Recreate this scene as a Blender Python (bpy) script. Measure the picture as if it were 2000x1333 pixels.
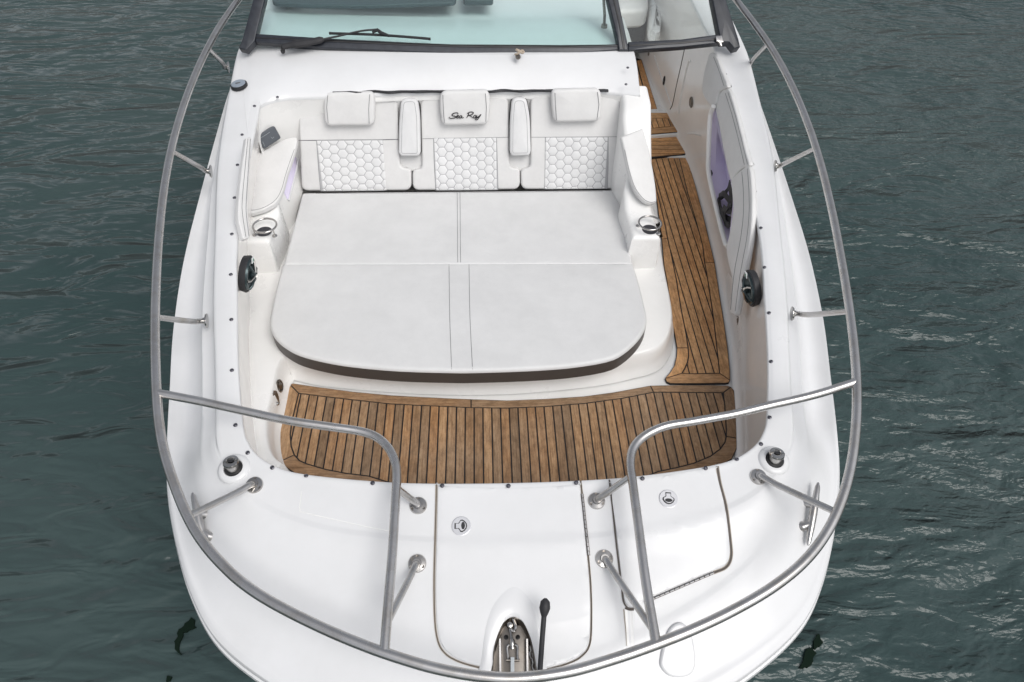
import bpy, bmesh, math, random
from mathutils import Vector, Matrix
from mathutils.bvhtree import BVHTree
random.seed(7)
for o in list(bpy.data.objects): bpy.data.objects.remove(o)
SC = bpy.context.scene
COL = SC.collection
V = Vector
# ------------------------------------------------------------------ camera (X right, Y aft, Z up, water at z = 0)
FOC, PITCH, YAW, ROLL = 1400.0, 0.8200, 0.0550, 0.0253
CAM = V((-0.0985, 0.0, 3.82))
FW = V((math.sin(YAW)*math.cos(PITCH), math.cos(YAW)*math.cos(PITCH), -math.sin(PITCH)))
R0 = V((math.cos(YAW), -math.sin(YAW), 0)); U0 = R0.cross(FW)
RT = math.cos(ROLL)*R0 + math.sin(ROLL)*U0
UP = -math.sin(ROLL)*R0 + math.cos(ROLL)*U0
cd = bpy.data.cameras.new("camera"); cam = bpy.data.objects.new("camera", cd); COL.objects.link(cam)
cd.sensor_width = 36; cd.lens = FOC/2000*36; cd.clip_start = 0.05; cd.clip_end = 3000
m = Matrix((RT, UP, -FW)).transposed().to_4x4(); m.translation = CAM
cam.matrix_world = m; SC.camera = cam
# ------------------------------------------------------------------ world, sun, exposure
SUN_EL, SUN_AZ = math.radians(54), math.radians(145)      # azimuth from +Y (aft) towards +X
W = bpy.data.worlds.new("World"); SC.world = W; W.use_nodes = True
nt = W.node_tree; nt.nodes.clear()
sky = nt.nodes.new('ShaderNodeTexSky'); sky.sky_type = 'NISHITA'; sky.sun_disc = False
sky.sun_elevation = SUN_EL; sky.sun_rotation = SUN_AZ; sky.dust_density = 3; sky.air_density = 1; sky.altitude = 0
hs = nt.nodes.new('ShaderNodeHueSaturation'); hs.inputs['Saturation'].default_value = 0.26
bg = nt.nodes.new('ShaderNodeBackground'); bg.inputs['Strength'].default_value = 0.14
wo = nt.nodes.new('ShaderNodeOutputWorld')
nt.links.new(sky.outputs[0], hs.inputs['Color']); nt.links.new(hs.outputs[0], bg.inputs['Color']); nt.links.new(bg.outputs[0], wo.inputs[0])
sd = bpy.data.lights.new("sun", 'SUN'); sd.energy = 1.3; sd.angle = math.radians(35); sd.color = (1, .98, .95)
so = bpy.data.objects.new("sun", sd); COL.objects.link(so)
sdir = V((math.sin(SUN_AZ)*math.cos(SUN_EL), math.cos(SUN_AZ)*math.cos(SUN_EL), math.sin(SUN_EL)))
so.rotation_euler = sdir.to_track_quat('Z', 'Y').to_euler(); so.location = (3, 3, 8)
SC.render.engine = 'CYCLES'
SC.view_settings.view_transform = 'Standard'; SC.view_settings.look = 'None'; SC.view_settings.gamma = 1
SC.view_settings.exposure = 0.06
SC.render.resolution_x = 1024; SC.render.resolution_y = 682

# ------------------------------------------------------------------ measuring helpers: line of sight of the photograph meets a real surface
def ray(x, y): return FW + RT*((x-1000)/FOC) - UP*((y-666.5)/FOC)
def W_(x, y, z):
    d = ray(x, y); return CAM + d*((z-CAM.z)/d.z)
def WPL(x, y, p0, n):
    d = ray(x, y); return CAM + d*((p0-CAM).dot(n)/d.dot(n))
def WX(x, y, X): return WPL(x, y, V((X, 0, 0)), V((1, 0, 0)))
def PXL(p):
    v = p-CAM; d = v.dot(FW); return (1000+FOC*v.dot(RT)/d, 666.5-FOC*v.dot(UP)/d)
def lerp(a, b, t): return a+(b-a)*t
def tab(t, xs, ys):
    if t <= xs[0]: return ys[0]
    for i in range(len(xs)-1):
        if t <= xs[i+1]: return lerp(ys[i], ys[i+1], (t-xs[i])/(xs[i+1]-xs[i]))
    return ys[-1]
def cr(pts, n=6, closed=False):                       # Catmull-Rom through 2-D or 3-D points
    pts = [V(p) for p in pts]; N = len(pts); out = []
    rng = range(N if closed else N-1)
    for i in rng:
        p1, p2 = pts[i], pts[(i+1) % N]
        p0 = pts[(i-1) % N] if (closed or i > 0) else p1*2-p2
        p3 = pts[(i+2) % N] if (closed or i < N-2) else p2*2-p1
        for k in range(n):
            t = k/n
            out.append(0.5*((2*p1)+(p2-p0)*t+(2*p0-5*p1+4*p2-p3)*t*t+(3*p1-p0-3*p2+p3)*t*t*t))
    if not closed: out.append(pts[-1].copy())
    return out
def inpoly(x, y, poly):
    c = False; j = len(poly)-1
    for i in range(len(poly)):
        a, b = poly[i], poly[j]
        if (a[1] > y) != (b[1] > y) and x < (b[0]-a[0])*(y-a[1])/(b[1]-a[1])+a[0]: c = not c
        j = i
    return c

# ------------------------------------------------------------------ materials
MT = {}
def mat(name, col, rough=.5, metal=0, **k):
    m = bpy.data.materials.new(name); m.use_nodes = True
    b = m.node_tree.nodes['Principled BSDF']
    b.inputs['Base Color'].default_value = (*col, 1); b.inputs['Roughness'].default_value = rough; b.inputs['Metallic'].default_value = metal
    for a, v in k.items(): b.inputs[a.replace('_', ' ')].default_value = v
    MT[name] = m; return m
def nodes(m): return m.node_tree.nodes, m.node_tree.links, m.node_tree.nodes['Principled BSDF']
def noise(m, scale, det=4, vec=None, mapscale=None, rough=.5, dist=0):
    N, L, b = nodes(m); n = N.new('ShaderNodeTexNoise'); n.inputs['Scale'].default_value = scale; n.inputs['Detail'].default_value = det
    n.inputs['Roughness'].default_value = rough; n.inputs['Distortion'].default_value = dist
    tc = N.new('ShaderNodeTexCoord'); mp = N.new('ShaderNodeMapping')
    if mapscale: mp.inputs['Scale'].default_value = mapscale
    L.new(tc.outputs['Object'], mp.inputs[0]); L.new(mp.outputs[0], n.inputs['Vector'])
    return n
def ramp(m, src, stops):
    N, L, b = nodes(m); r = N.new('ShaderNodeValToRGB'); L.new(src, r.inputs[0])
    e = r.color_ramp.elements
    while len(e) < len(stops): e.new(.5)
    for i, (p, c) in enumerate(stops): e[i].position = p; e[i].color = (*c, 1) if len(c) == 3 else c
    return r
def mixc(m, fac, a, b_, mode='MIX'):
    N, L, b = nodes(m); x = N.new('ShaderNodeMix'); x.data_type = 'RGBA'; x.blend_type = mode
    for s, v in ((x.inputs[0], fac), (x.inputs[6], a), (x.inputs[7], b_)):
        if hasattr(v, 'is_linked') or isinstance(v, bpy.types.NodeSocket): L.new(v, s)
        else: s.default_value = v if not isinstance(v, tuple) or len(v) == 4 else (*v, 1)
    return x.outputs[2]
def bump(m, src, strength, dist, prev=None):
    N, L, b = nodes(m); u = N.new('ShaderNodeBump'); u.inputs['Strength'].default_value = strength; u.inputs['Distance'].default_value = dist
    L.new(src, u.inputs['Height'])
    if prev: L.new(prev.outputs[0], u.inputs['Normal'])
    L.new(u.outputs[0], b.inputs['Normal']); return u
def gel(name, col, dirt, rough):
    m = mat(name, col, rough, Coat_Weight=.25, Coat_Roughness=.08)
    N, L, b = nodes(m)
    n1 = noise(m, 3.2, 6, rough=.65); r1 = ramp(m, n1.outputs[0], [(.38, (0, 0, 0)), (.75, (1, 1, 1))])
    n2 = noise(m, 90, 3); r2 = ramp(m, n2.outputs[0], [(.66, (0, 0, 0)), (.78, (1, 1, 1))])
    c = mixc(m, r1.outputs[0], col, tuple(x*y for x, y in zip(col, (.935, .935, .93))))
    n3 = noise(m, 7, 8, rough=.75); r3 = ramp(m, n3.outputs[0], [(.60, (0, 0, 0)), (.74, (1, 1, 1))])
    mm = N.new('ShaderNodeMath'); mm.operation = 'MULTIPLY'; L.new(r2.outputs[0], mm.inputs[0]); L.new(r3.outputs[0], mm.inputs[1])
    m2 = N.new('ShaderNodeMath'); m2.operation = 'MULTIPLY'; L.new(mm.outputs[0], m2.inputs[0]); m2.inputs[1].default_value = dirt
    c2 = mixc(m, m2.outputs[0], c, (.30, .28, .25)); L.new(c2, b.inputs['Base Color'])
    rr = ramp(m, n1.outputs[0], [(.3, (rough*.8,)*3), (.8, (rough*1.25,)*3)]); L.new(rr.outputs[0], b.inputs['Roughness'])
    n4 = noise(m, 5, 2); bump(m, n4.outputs[0], .12, .01)
    return m
gel('gelcoat', (.725, .728, .735), .35, .34)
gel('gelcoat_liner', (.86, .855, .84), .35, .30)
gel('gelcoat_wall', (.90, .875, .85), .15, .16)
def vinyl(name, col):
    m = mat(name, col, .48); N, L, b = nodes(m)
    n1 = noise(m, 4.5, 8, rough=.7); r1 = ramp(m, n1.outputs[0], [(.36, tuple(x*.93 for x in col)), (.62, col)])
    n2 = noise(m, 45, 5, rough=.7); r2 = ramp(m, n2.outputs[0], [(.60, (0, 0, 0)), (.85, (.22, .22, .22))])
    c = mixc(m, r2.outputs[0], r1.outputs[0], tuple(x*.72 for x in col)); L.new(c, b.inputs['Base Color'])
    v = N.new('ShaderNodeTexVoronoi'); v.inputs['Scale'].default_value = 320
    tc = N.new('ShaderNodeTexCoord'); L.new(tc.outputs['Object'], v.inputs['Vector'])
    u = bump(m, v.outputs['Distance'], .18, .001)
    n3 = noise(m, 6, 4); bump(m, n3.outputs[0], .5, .014, u)
    return m
vinyl('vinyl', (.695, .69, .682)); vinyl('vinyl_pad', (.675, .675, .672)); vinyl('vinyl_quilt', (.725, .725, .725))
vinyl('taupe', (.064, .055, .050)); vinyl('grey_vinyl', (.085, .095, .11))
mat('thread', (.17, .17, .18), .7); mat('quilt_seam', (.40, .40, .41), .7); mat('embroid', (.015, .012, .015), .6)
mat('caulk', (.012, .011, .012), .55); mat('black', (.018, .018, .02), .45); mat('rubber', (.022, .022, .025), .6)
mat('well', (.035, .035, .042), .5); mat('lilac', (.80, .74, .92), .55); mat('galv', (.42, .45, .47), .5, .5)
mat('gasket', (.42, .37, .31), .7); mat('seam', (.10, .085, .075), .7); mat('white_plastic', (.75, .75, .73), .4)
mat('tag_white', (.75, .78, .78), .5); mat('tag_green', (.03, .22, .12), .5); mat('rope', (.42, .35, .28), .9)
mat('smoke', (.045, .065, .07), .25, .5); mat('dark_reflection', (.008, .016, .011), .95, Specular_IOR_Level=.05); mat('dash_dark', (.06, .075, .085), .5)
mat('gap_dark', (.04, .032, .028), .8); mat('foam_white', (.8, .8, .8), .5)
def steel(name, col, rough):
    m = mat(name, col, rough, 1); n = noise(m, 5, 3, rough=.6, mapscale=(1, 1, 1))
    N, L, b = nodes(m)
    r = ramp(m, n.outputs[0], [(.3, (rough*.8,)*3), (.75, (rough*1.25,)*3)]); L.new(r.outputs[0], b.inputs['Roughness'])
    n2 = noise(m, 12, 6, rough=.75); r2 = ramp(m, n2.outputs[0], [(.45, col), (.75, tuple(x*y for x, y in zip(col, (.80, .76, .70))))])
    L.new(r2.outputs[0], b.inputs['Base Color']); return m
steel('steel', (.56, .55, .545), .28); steel('chrome', (.50, .49, .48), .14); steel('steel_old', (.24, .22, .20), .32); steel('stud', (.14, .14, .16), .35); mat('cap_grey', (.34, .39, .45), .3, .3); mat('latch_silver', (.72, .72, .74), .35, .6)
def frame_mat():
    m = mat('frame', (.035, .04, .052), .38); N, L, b = nodes(m)
    n = noise(m, 25, 5); r = ramp(m, n.outputs[0], [(.4, (.020, .023, .031)), (.8, (.036, .041, .051))]); L.new(r.outputs[0], b.inputs['Base Color'])
frame_mat()
def teak(name, sc, gold=0):
    m = mat(name, (.3, .17, .09), .62); N, L, b = nodes(m)
    oi = N.new('ShaderNodeObjectInfo')
    tc = N.new('ShaderNodeTexCoord'); mp = N.new('ShaderNodeMapping'); mp.inputs['Scale'].default_value = sc
    ad = N.new('ShaderNodeVectorMath'); ad.operation = 'ADD'
    cmb = N.new('ShaderNodeCombineXYZ'); mu = N.new('ShaderNodeMath'); mu.operation = 'MULTIPLY'; mu.inputs[1].default_value = 37
    L.new(oi.outputs['Random'], mu.inputs[0]); L.new(mu.outputs[0], cmb.inputs[0]); L.new(mu.outputs[0], cmb.inputs[1]); L.new(mu.outputs[0], cmb.inputs[2])
    L.new(tc.outputs['Object'], ad.inputs[0]); L.new(cmb.outputs[0], ad.inputs[1]); L.new(ad.outputs[0], mp.inputs[0])
    g = N.new('ShaderNodeTexNoise'); g.inputs['Scale'].default_value = 1; g.inputs['Detail'].default_value = 9; g.inputs['Roughness'].default_value = .72; g.inputs['Distortion'].default_value = .6
    L.new(mp.outputs[0], g.inputs['Vector'])
    r = ramp(m, g.outputs[0], [(.30, (.135, .070, .032)), (.45, (.295, .172, .086)), (.60, (.405, .252, .136)), (.76, (.56, .405, .26))])
    if gold:
        for e_, c_ in zip(r.color_ramp.elements, ((.27, .13, .05), (.52, .27, .11), (.68, .38, .17), (.82, .52, .28))): e_.color = (*c_, 1)
    # per plank tone: brown, honey, grey
    tone = ramp(m, oi.outputs['Random'], [(0, (.66, .69, .74)), (.25, (1.12, 1.0, .86)), (.45, (.84, .87, .92)), (.75, (1.20, 1.18, 1.14)), (1, (.70, .66, .62))])
    c = mixc(m, 1.0, r.outputs[0], tone.outputs[0], 'MULTIPLY')
    w = noise(m, 2.6, 7, rough=.7); wr = ramp(m, w.outputs[0], [(.42, (0, 0, 0)), (.68, (.55, .55, .55))])
    c = mixc(m, wr.outputs[0], c, (.33, .235, .155) if not gold else (.52, .33, .18))                      # weathered grey patches
    st = noise(m, 9, 5, rough=.8, dist=1.5); sr = ramp(m, st.outputs[0], [(.66, (0, 0, 0)), (.76, (.5, .5, .5))])
    c = mixc(m, sr.outputs[0], c, (.13, .06, .03))
    q_ = noise(m, 42, 5, rough=.75, mapscale=(1, .45, 1) if sc[0] > sc[1] else (.45, 1, 1)); qr = ramp(m, q_.outputs[0], [(.36, (.70, .68, .66)), (.52, (1, 1, 1)), (.70, (1.25, 1.27, 1.30))])
    c = mixc(m, 1.0, c, qr.outputs[0], 'MULTIPLY'); L.new(c, b.inputs['Base Color'])
    bump(m, g.outputs[0], .35, .0015); return m
teak('teak_y', (110, 5, 20)); teak('teak_x', (5, 110, 20)); teak('teak_gold_y', (110, 5, 20), 1); teak('teak_gold_x', (5, 110, 20), 1)
def water_mat():
    m = mat('water', (.024, .047, .048), .14, IOR=1.333); N, L, b = nodes(m)
    tc = N.new('ShaderNodeTexCoord')
    def layer(sc, rot, scale, det, dist, ro=.5):
        mp = N.new('ShaderNodeMapping'); mp.inputs['Scale'].default_value = sc; mp.inputs['Rotation'].default_value = (0, 0, math.radians(rot))
        n = N.new('ShaderNodeTexNoise'); n.inputs['Scale'].default_value = scale; n.inputs['Detail'].default_value = det; n.inputs['Distortion'].default_value = dist; n.inputs['Roughness'].default_value = ro
        L.new(tc.outputs['Object'], mp.inputs[0]); L.new(mp.outputs[0], n.inputs['Vector']); return n
    # lee side (left of the hull) smooth and broad, windward side (right) finely wrinkled
    sx = N.new('ShaderNodeSeparateXYZ'); L.new(tc.outputs['Object'], sx.inputs[0])
    mr = N.new('ShaderNodeMapRange'); mr.inputs['From Min'].default_value = -3.0; mr.inputs['From Max'].default_value = 3.5; mr.inputs['To Min'].default_value = .12; mr.inputs['To Max'].default_value = 1.0
    L.new(sx.outputs[0], mr.inputs['Value'])
    ga = layer((1, 1, 1), 0, .7, 3, 0); gr = ramp(m, ga.outputs[0], [(.35, (.45,)*3), (.65, (1, 1, 1))])
    fm = N.new('ShaderNodeMath'); fm.operation = 'MULTIPLY'; L.new(mr.outputs[0], fm.inputs[0]); L.new(gr.outputs[0], fm.inputs[1])
    u = bump(m, layer((1, 2.6, 1), -34, .75, 2, 1.2).outputs[0], .9, .22)
    u = bump(m, layer((1, 2.8, 1), -22, 2.0, 2, 1.2).outputs[0], .9, .062, u)
    u = bump(m, layer((1, 2.3, 1), 14, 7.5, 2, 1.0).outputs[0], .9, .022, u); L.new(fm.outputs[0], u.inputs['Strength'])
    u = bump(m, layer((1, 1.6, 1), -30, 17, 2, .6).outputs[0], .9, .010, u); L.new(fm.outputs[0], u.inputs['Strength'])
    n = layer((1, 1, 1), 0, .35, 3, 0); r = ramp(m, n.outputs[0], [(.35, (.032, .056, .056)), (.65, (.050, .076, .075))])
    L.new(r.outputs[0], b.inputs['Base Color'])
water_mat()
def glass(name, col, dens):
    m = bpy.data.materials.new(name); m.use_nodes = True; MT[name] = m
    N, L = m.node_tree.nodes, m.node_tree.links; N.clear()
    t = N.new('ShaderNodeBsdfTransparent'); t.inputs[0].default_value = (*col, 1)
    g = N.new('ShaderNodeBsdfGlossy'); g.inputs['Roughness'].default_value = .02
    f = N.new('ShaderNodeFresnel'); f.inputs[0].default_value = 1.5
    x = N.new('ShaderNodeMixShader'); o = N.new('ShaderNodeOutputMaterial')
    L.new(f.outputs[0], x.inputs[0]); L.new(t.outputs[0], x.inputs[1]); L.new(g.outputs[0], x.inputs[2]); L.new(x.outputs[0], o.inputs[0])
glass('glass_tint', (.915, 1.0, .992), 1); glass('glass_clear', (.95, .98, .97), 1)

# ------------------------------------------------------------------ object helpers
def mesh(name, vs, fs, m, parent=None, smooth=True, sharp=None):
    me = bpy.data.meshes.new(name); me.from_pydata([tuple(v) for v in vs], [], fs); me.validate(); me.update()
    bm = bmesh.new(); bm.from_mesh(me); bmesh.ops.recalc_face_normals(bm, faces=bm.faces); bm.to_mesh(me); bm.free()
    if m: me.materials.append(MT[m])
    if smooth:
        me.shade_smooth()
        if sharp: me.set_sharp_from_angle(angle=math.radians(sharp))
    o = bpy.data.objects.new(name, me); COL.objects.link(o); o.parent = parent; return o
def empty(name, loc=(0, 0, 0), parent=None):
    o = bpy.data.objects.new(name, None); COL.objects.link(o); o.location = loc; o.empty_display_size = .1; o.parent = parent
    if parent is None: bpy.context.view_layer.update()
    return o
def tag(o, label, cat=None, group=None, kind=None):
    if label: o['label'] = label
    if cat: o['category'] = cat
    if group: o['group'] = group
    if kind: o['kind'] = kind
    return o
def local(o, parent):                                  # keep world placement when the parent thing is not at the origin
    o.parent = parent; o.matrix_parent_inverse = Matrix.Translation(-V(parent.location)) if parent else Matrix()
    return o
class MB:                                              # mesh builder
    def __init__(s): s.v = []; s.f = []
    def add(s, vs, fs):
        k = len(s.v); s.v += [V(v) for v in vs]; s.f += [tuple(i+k for i in f) for f in fs]; return s
    def loft(s, rows, closed=False, cap=False):
        k = len(s.v); n = len(rows[0])
        for r in rows: s.v += [V(p) for p in r]
        for i in range(len(rows)-1):
            for j in range(n if closed else n-1):
                a = k+i*n+j; b = k+i*n+(j+1) % n; s.f.append((a, b, b+n, a+n))
        if cap: s.f.append(tuple(range(k, k+n))); s.f.append(tuple(range(k+(len(rows)-1)*n, k+len(rows)*n)))
        return s
    def tube(s, pts, r, n=10, closed=False, cap=True):
        pts = [V(p) for p in pts]; N = len(pts); rows = []; nrm = None
        for i, p in enumerate(pts):
            a = pts[(i-1) % N] if (closed or i > 0) else p; b = pts[(i+1) % N] if (closed or i < N-1) else p
            t = (b-a).normalized()
            if nrm is None:
                nrm = t.orthogonal().normalized()
            nrm = (nrm-t*nrm.dot(t)).normalized(); bn = t.cross(nrm)
            rr = r[i] if isinstance(r, (list, tuple)) else r
            rows.append([p+(nrm*math.cos(2*math.pi*k/n)+bn*math.sin(2*math.pi*k/n))*rr for k in range(n)])
        if closed: rows.append(rows[0])
        s.loft(rows, True, cap and not closed); return s
    def rev(s, base, axis, prof, n=24):                # prof: (radius, height) pairs round axis
        ax = V(axis).normalized(); u = ax.orthogonal().normalized(); w = ax.cross(u)
        s.loft([[V(base)+ax*h+(u*math.cos(2*math.pi*k/n)+w*math.sin(2*math.pi*k/n))*max(r, 1e-5) for k in range(n)] for r, h in prof], True, True); return s
    def box(s, c, x, y, z):                            # centre and three half vectors
        c, x, y, z = map(V, (c, x, y, z))
        vs = [c+x*a+y*b+z*d for a in (-1, 1) for b in (-1, 1) for d in (-1, 1)]
        return s.add(vs, [(0, 1, 3, 2), (4, 6, 7, 5), (0, 4, 5, 1), (2, 3, 7, 6), (0, 2, 6, 4), (1, 5, 7, 3)])
    def build(s, name, m, parent=None, smooth=True, sharp=40, label=None):
        o = mesh(name, s.v, s.f, m, None, smooth, sharp)
        if parent is not None: local(o, parent) if tuple(parent.location) != (0, 0, 0) else setattr(o, 'parent', parent)
        if label: o['label'] = label
        return o
def fillet(pts, rad, n=5):                             # round the corners of a closed 2-D/3-D outline
    pts = [V(p) for p in pts]; N = len(pts); out = []
    for i in range(N):
        a, p, b = pts[i-1], pts[i], pts[(i+1) % N]
        r = rad[i] if isinstance(rad, (list, tuple)) else rad
        r = min(r, (a-p).length*.48, (b-p).length*.48)
        if r < 1e-5: out.append(p); continue
        s = p+(a-p).normalized()*r; e = p+(b-p).normalized()*r
        for k in range(n+1):
            t = k/n; out.append(s*(1-t)**2+p*2*t*(1-t)+e*t*t)
    return out
def inset(pts, nrm, d):
    N = len(pts); out = []; nrm = V(nrm)
    area = V((0, 0, 0))
    for i in range(N): area += pts[i].cross(pts[(i+1) % N])
    sg = 1 if area.dot(nrm) > 0 else -1
    for i in range(N):
        a, p, b = pts[i-1], pts[i], pts[(i+1) % N]
        e1 = (p-a); e2 = (b-p)
        if e1.length < 1e-7: e1 = e2
        if e2.length < 1e-7: e2 = e1
        n1 = nrm.cross(e1.normalized())*sg; n2 = nrm.cross(e2.normalized())*sg
        h = n1+n2
        if h.length < 1e-5: h = n1
        h.normalize(); c = max(.45, h.dot(n1)); out.append(p+h*(d/c))
    return out
def slab(mb, pts, nrm, depth, r=.012, crown=0.0, seg=4, rings=5, band=False):
    """a padded or moulded block: pts = outline of its face, nrm = outward, rounded edge r, puffed by crown"""
    nrm = V(nrm).normalized(); pts = [V(p) for p in pts]; rows = []
    if not band:
        rows.append([p-nrm*depth for p in inset(pts, nrm, r*.6)])
        rows.append([p-nrm*(depth-r*.6) for p in pts])
    else: rows.append([p-nrm*r*1.02 for p in pts])
    for k in range(seg+1):
        a = math.pi/2*k/seg; o = r*(1-math.cos(a)); h = r*(1-math.sin(a))
        rows.append([p-nrm*h for p in inset(pts, nrm, o)])
    top = rows[-1]; c = sum(top, V((0, 0, 0)))/len(top)
    if rings == 0:
        rows.append(inset(top, nrm, .003)); top = rows[-1]
        k0 = len(mb.v); mb.loft(rows, True, False); n_ = len(top); mb.f.append(tuple(range(len(mb.v)-n_, len(mb.v)))); mb.f.append(tuple(range(k0, k0+n_))); return mb
    for k in range(1, rings+1):
        t = k/(rings+.0)*.97
        rows.append([p.lerp(c, t)+nrm*crown*(1-(1-t)**2) for p in top])
    mb.loft(rows, True, False); k = len(mb.v)-len(top)
    mb.v.append(c+nrm*crown); ci = len(mb.v)-1
    for j in range(len(top)): mb.f.append((k+j, k+(j+1) % len(top), ci))
    if not band:
        kb = len(mb.v)-1-len(rows)*len(top); mb.f.append(tuple(range(kb, kb+len(top))))
    return mb
def copy_tree(o, parent=None):
    c = o.copy(); COL.objects.link(c); c.parent = parent
    for ch in [x for x in bpy.data.objects if x.parent == o]: copy_tree(ch, c)
    return c

# ================================================================== WATER
g = MB(); g.add([(-900, -900, 0), (900, -900, 0), (900, 900, 0), (-900, 900, 0)], [(0, 1, 2, 3)])
wat = g.build('water', 'water', smooth=False); tag(wat, 'dark grey green harbour water with small wind ripples', kind='structure')

# ================================================================== BOAT
boat = empty('motor_boat'); tag(boat, 'white open bow motor boat with teak cockpit floor and stainless bow rail', 'boat')
def zI(Y): return tab(Y, [.5, 1.1, 1.6, 2.45, 3.2, 4.0, 4.6, 6, 9], [.98, 1.13, 1.24, 1.35, 1.44, 1.56, 1.66, 1.76, 1.8])
def zR(Y): return tab(Y, [.3, .9, 1.9, 2.6, 3.5, 4.5, 9], [.93, .97, 1.08, 1.17, 1.28, 1.40, 1.6])
# stations on the right half from aft to the bow: inner edge, coaming shoulder, rub rail  (x, y)
ST = [((1.30, 9), (1.60, 9), (1.75, 9)), ((1.42, 6), (1.66, 6), (1.80, 6)), ((1.468, 4.75), (1.685, 4.85), (1.797, 4.85)),
 ((1.455, 4.15), (1.658, 4.2), (1.783, 4.2)), ((1.431, 3.55), (1.605, 3.6), (1.762, 3.6)), ((1.385, 2.99), (1.502, 3.0), (1.735, 3.06)),
 ((1.303, 2.55), (1.422, 2.58), (1.68, 2.6)), ((1.232, 2.2), (1.342, 2.23), (1.612, 2.24)), ((1.155, 1.9), (1.275, 1.93), (1.55, 1.93)),
 ((1.115, 1.81), (1.235, 1.80), (1.49, 1.70)), ((1.064, 1.75), (1.17, 1.70), (1.405, 1.485)), ((.979, 1.697), (1.08, 1.60), (1.29, 1.265)),
 ((.877, 1.665), (.96, 1.52), (1.145, 1.08)), ((.70, 1.638), (.76, 1.45), (.92, .925)), ((.49, 1.616), (.53, 1.41), (.66, .80)),
 ((.32, 1.607), (.34, 1.39), (.42, .72)), ((.15, 1.603), (.16, 1.38), (.20, .675)), ((0, 1.602), (0, 1.38), (0, .66))]
full = ST+[tuple((-a, b) for a, b in s) for s in reversed(ST[:-1])]
def chan(i, n=7): return cr([V((s[i][0], s[i][1], 0)) for s in full], n)
NS = 7
cI, cC, cR = chan(0, NS), chan(1, NS), chan(2, NS)
def fadek(y, lo=1.70, hi=2.05): return max(0, min(1, (y-lo)/(hi-lo)))
rows = []
for a, c, r in zip(cI, cC, cR):
    z0, zc, zr = zI(a.y), zI(c.y)-.004, zR(r.y)
    f = fadek(c.y); f = f*f*(3-2*f); row = []
    u = (r-c); u.normalize(); w = (a-c).normalized()
    row.append(V((a.x, a.y, z0-.022))); row.append(V((a.x, a.y, z0-.008)));
    p = a+(c-a).normalized()*.004; row.append(V((p.x, p.y, z0-.002))); p = a+(c-a).normalized()*.012; row.append(V((p.x, p.y, z0)))
    for t in (.2, .35, .5, .65, .8, .92):
        p = a.lerp(c, t); row.append(V((p.x, p.y, lerp(z0, zc, t)+.006*math.sin(math.pi*t)*f)))
    row.append(V((c.x, c.y, zc-.003*f)))
    drop = .075*f
    p = c+u*(.007); row.append(V((p.x, p.y, zc-.012*f)))
    p = c+u*(.016); row.append(V((p.x, p.y, zc-drop)))
    p = c+u*(.024); row.append(V((p.x, p.y, zc-drop-.006*f)))
    L_ = (r-c).length
    for t in (.16, .26, .30, .35, .42, .50, .58, .66, .74, .82, .89, .945, .975):
        p = c+u*(.024+(L_-.024)*t)
        lin = lerp(zc-drop-.006*f, zr, t)
        conc = -(.058*math.sin(math.pi*min(1, max(0, (t-.26)/.72))))*f          # hollow side deck
        ridge = .010*f*math.exp(-((t-.24)/.07)**2)
        bow = (.012*math.sin(math.pi*t)**2 - .014/(1+math.exp(-(t-.5)*22))*(1-t) + .010*math.exp(-((t-.95)/.05)**2))*(1-f)
        row.append(V((p.x, p.y, lin+conc+ridge+bow)))
    row.append(V((r.x, r.y, zr+.004)))
    rows.append(row)
# denser in the width near the bow hatches
def refine(rows, k=2):
    out = []
    for r in rows:
        q = []
        for i in range(len(r)-1):
            for j in range(k): q.append(r[i].lerp(r[i+1], j/k))
        q.append(r[-1]); out.append(q)
    return out
rows = refine(rows, 2)
g = MB(); g.loft(rows)
DV, DF = g.v, g.f
DECK = BVHTree.FromPolygons([tuple(v) for v in DV], DF)
POCK = [(961, 1299), (963, 1272), (969, 1249), (978, 1226), (987.4, 1212), (1002, 1205), (1017, 1211), (1026.4, 1223.6), (1037, 1249), (1043.6, 1277.6), (1048, 1304), (1054, 1340), (1060, 1420), (950, 1420), (955, 1340)]
def HIT(x, y):
    d = ray(x, y).normalized(); h = DECK.ray_cast(CAM, d, 20)
    if h[0] is None: p = W_(x, y, 1.2); return p, V((0, 0, 1))
    n = h[1]; n = n if n.z > 0 else -n
    return h[0], n
POCKW = [(944, 1345), (949, 1300), (954, 1270), (960, 1240), (972, 1213), (985, 1198), (1002, 1191), (1019, 1197), (1033, 1212), (1046, 1245), (1053, 1280), (1058, 1310), (1064, 1345), (1068, 1420), (940, 1420)]
def near(f): c = sum((DV[i] for i in f), V((0, 0, 0)))/len(f); return inpoly(*PXL(c), POCKW)
g.f = [f for f in g.f if not near(f)]
deck = g.build('deck', 'gelcoat', boat, True, 50)
# under-deck edge (return lip and hull)
g = MB(); hull = []
for k, r in enumerate(cR):
    z = zR(r.y); n = V((r.x*.55, (r.y-3.2)*.35 if r.y < 3.2 else 0, 0)); n = n.normalized()
    prev, nxt = cR[max(0, k-1)], cR[min(len(cR)-1, k+1)]; t = (nxt-prev); nn = V((t.y, -t.x, 0)).normalized()
    if nn.dot(V((r.x, r.y-4, 0))) < 0: nn = -nn
    row = [V((r.x, r.y, z+.004))]
    for o, dz in ((.004, -.004), (.005, -.035), (-.004, -.040), (.012, -.046), (.016, -.060), (.012, -.078), (-.006, -.082), (-.02, -.10)):
        row.append(V((r.x, r.y, z))+nn*o+V((0, 0, dz)))
    hull.append(row)
g.loft([h[:4] for h in hull]); g.build('gunwale', 'gelcoat', boat, True, 35)
g = MB(); g.loft([h[3:8] for h in hull]); g.build('rub_rail', 'gelcoat', boat, True, 35)
g = MB(); rr = []
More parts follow.
